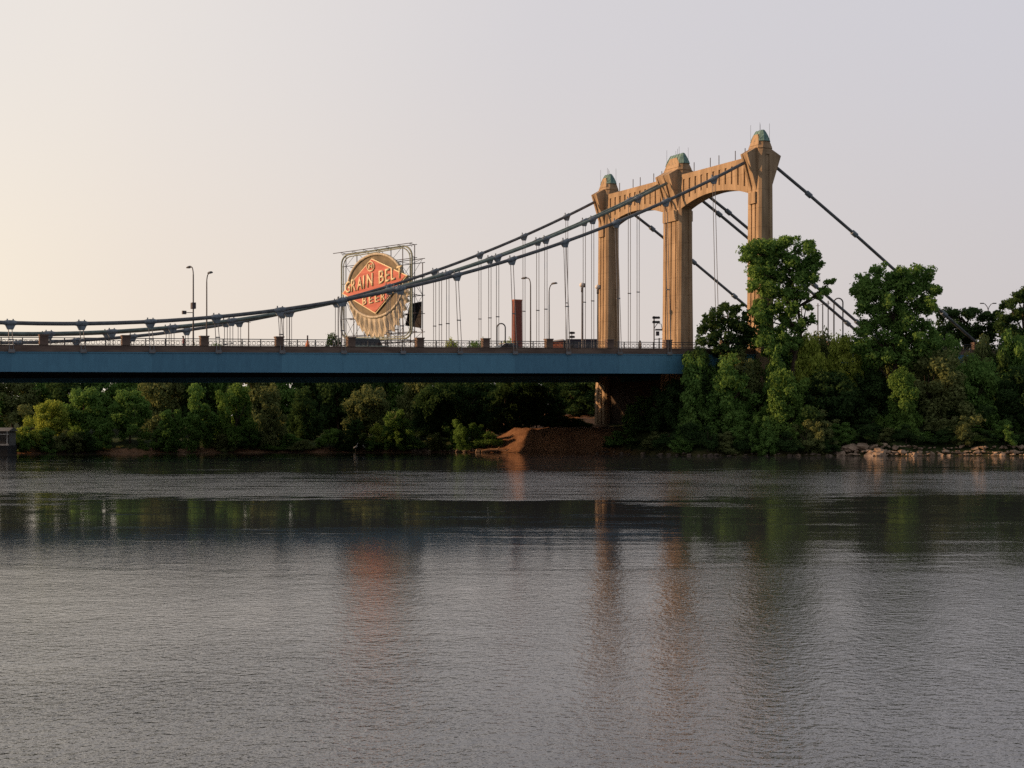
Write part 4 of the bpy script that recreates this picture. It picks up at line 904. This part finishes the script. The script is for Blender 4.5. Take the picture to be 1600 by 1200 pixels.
# right bank, in front of the bridge
RG = 'trees along the right bank'
for a_ in [(975, 1030, 618, 203, 'drape', 'mid', 'green shrub just right of the pier under the deck'),
           (985, 1060, 640, 195, 'bush', 'dark', 'dark shrub at the water between the dirt slope and the leafy bank'),
           (1020, 1088, 590, 192, 'drape', 'dark', 'dark vine covered tree under the end of the blue girder'),
           (1058, 1128, 546, 187, 'drape', 'mid', 'vine covered tree that hides the end of the blue girder'),
           (1100, 1184, 552, 186, 'drape', 'mid', 'wide vine covered tree at the water below the middle tower'),
           (1050, 1105, 640, 184, 'bush', 'dark', 'low dark bush at the water below the end of the girder'),
           (1168, 1250, 516, 188, 'drape', 'mid', 'leafy tree at the foot of the tall loose crowned tree'),
           (1180, 1262, 574, 183.5, 'drape', 'bright', 'bright green vine column below the near tower'),
           (1226, 1300, 512, 190, 'round', 'yellow', 'yellow green round tree just right of the tall tree trunk'),
           (1284, 1350, 516, 191, 'round', 'yellow', 'yellow green tree between the two tall trees'),
           (1250, 1345, 575, 187, 'round', 'dark', 'dark rounded tree below the yellow green trees'),
           (1248, 1312, 640, 182.5, 'drape', 'olive', 'greyish shrub trailing to the water left of the boulders'),
           (1322, 1404, 575, 190, 'drape', 'dark', 'dark vine tree below the trunk of the broad tall tree'),
           (1376, 1446, 572, 185, 'drape', 'bright', 'bright vine covered tree above the boulders'),
           (1395, 1512, 540, 188, 'round', 'olive', 'large olive rounded tree right of the broad tall tree'),
           (1440, 1500, 640, 184.5, 'bush', 'olive', 'olive bush above the boulders below the large olive tree'),
           (1480, 1566, 546, 190, 'round', 'mid', 'mid green tree right of the large olive tree'),
           (1500, 1552, 660, 184.5, 'bush', 'bright', 'small bright bush low above the boulders near the right edge'),
           (1536, 1612, 515, 195, 'drape', 'mid', 'tall vine covered tree near the right edge'),
           (1558, 1650, 566, 187, 'round', 'dark', 'dark rounded tree at the right edge above the boulders'),
           (1330, 1380, 640, 185, 'bush', 'dark', 'low dark bush above the left end of the boulders'),
           (1130, 1190, 640, 182.5, 'drape', 'mid', 'low vine shrub trailing to the water below the middle tower'),
           (1400, 1445, 655, 184, 'bush', 'mid', 'low mid green bush above the middle of the boulders'),
           (1630, 1720, 520, 190, 'round', 'mid', 'tree just past the right edge of the boulders'),
           (1700, 1800, 510, 194, 'round', 'dark', 'outermost tree past the right edge')]:
    tree(*a_[:6], a_[6], RG)
for i, x in enumerate([1090, 1128, 1160]+list(range(1195, 1700, 42))):
    tree(x-34, x+34, (542 if x < 1170 else (518, 510, 522, 514)[i % 4]), (189 if x < 1170 else 196)+(i % 2)*2, 'round' if i % 2 else 'drape', ('dark', 'mid', 'olive')[i % 3], f'{LEAFW[("dark", "mid", "olive")[i % 3]]} tree hiding the deck behind the right bank, {ORD[i]} from the left', 'trees hiding the deck on the right')
for i, x in enumerate([960, 980, 1000, 1022, 1046]+list(range(1075, 1660, 31))):
    Yb = shoreY((x-800)*182/F)+(3.3 if x > 1300 else 1.2)
    tree(x-20, x+20, (668, 655, 674, 660, 650)[i % 5]+(14 if x < 1050 else 0), Yb, 'drape' if i % 2 else 'bush', ('dark', 'mid', 'dark', 'olive')[i % 4], f'low shrub at the foot of the right bank, {ORD[i]} from the left', 'low shrubs at the foot of the right bank')
for i, x in enumerate(range(1070, 1720, 54)):
    tree(x-40, x+40, 560 if x < 1300 else 545, 199 if x > 1180 else 193, 'bush', 'dark', f'dark tree in the shade behind the right bank front row, {ORD[i]} from the left', 'shaded trees behind the right bank front row')
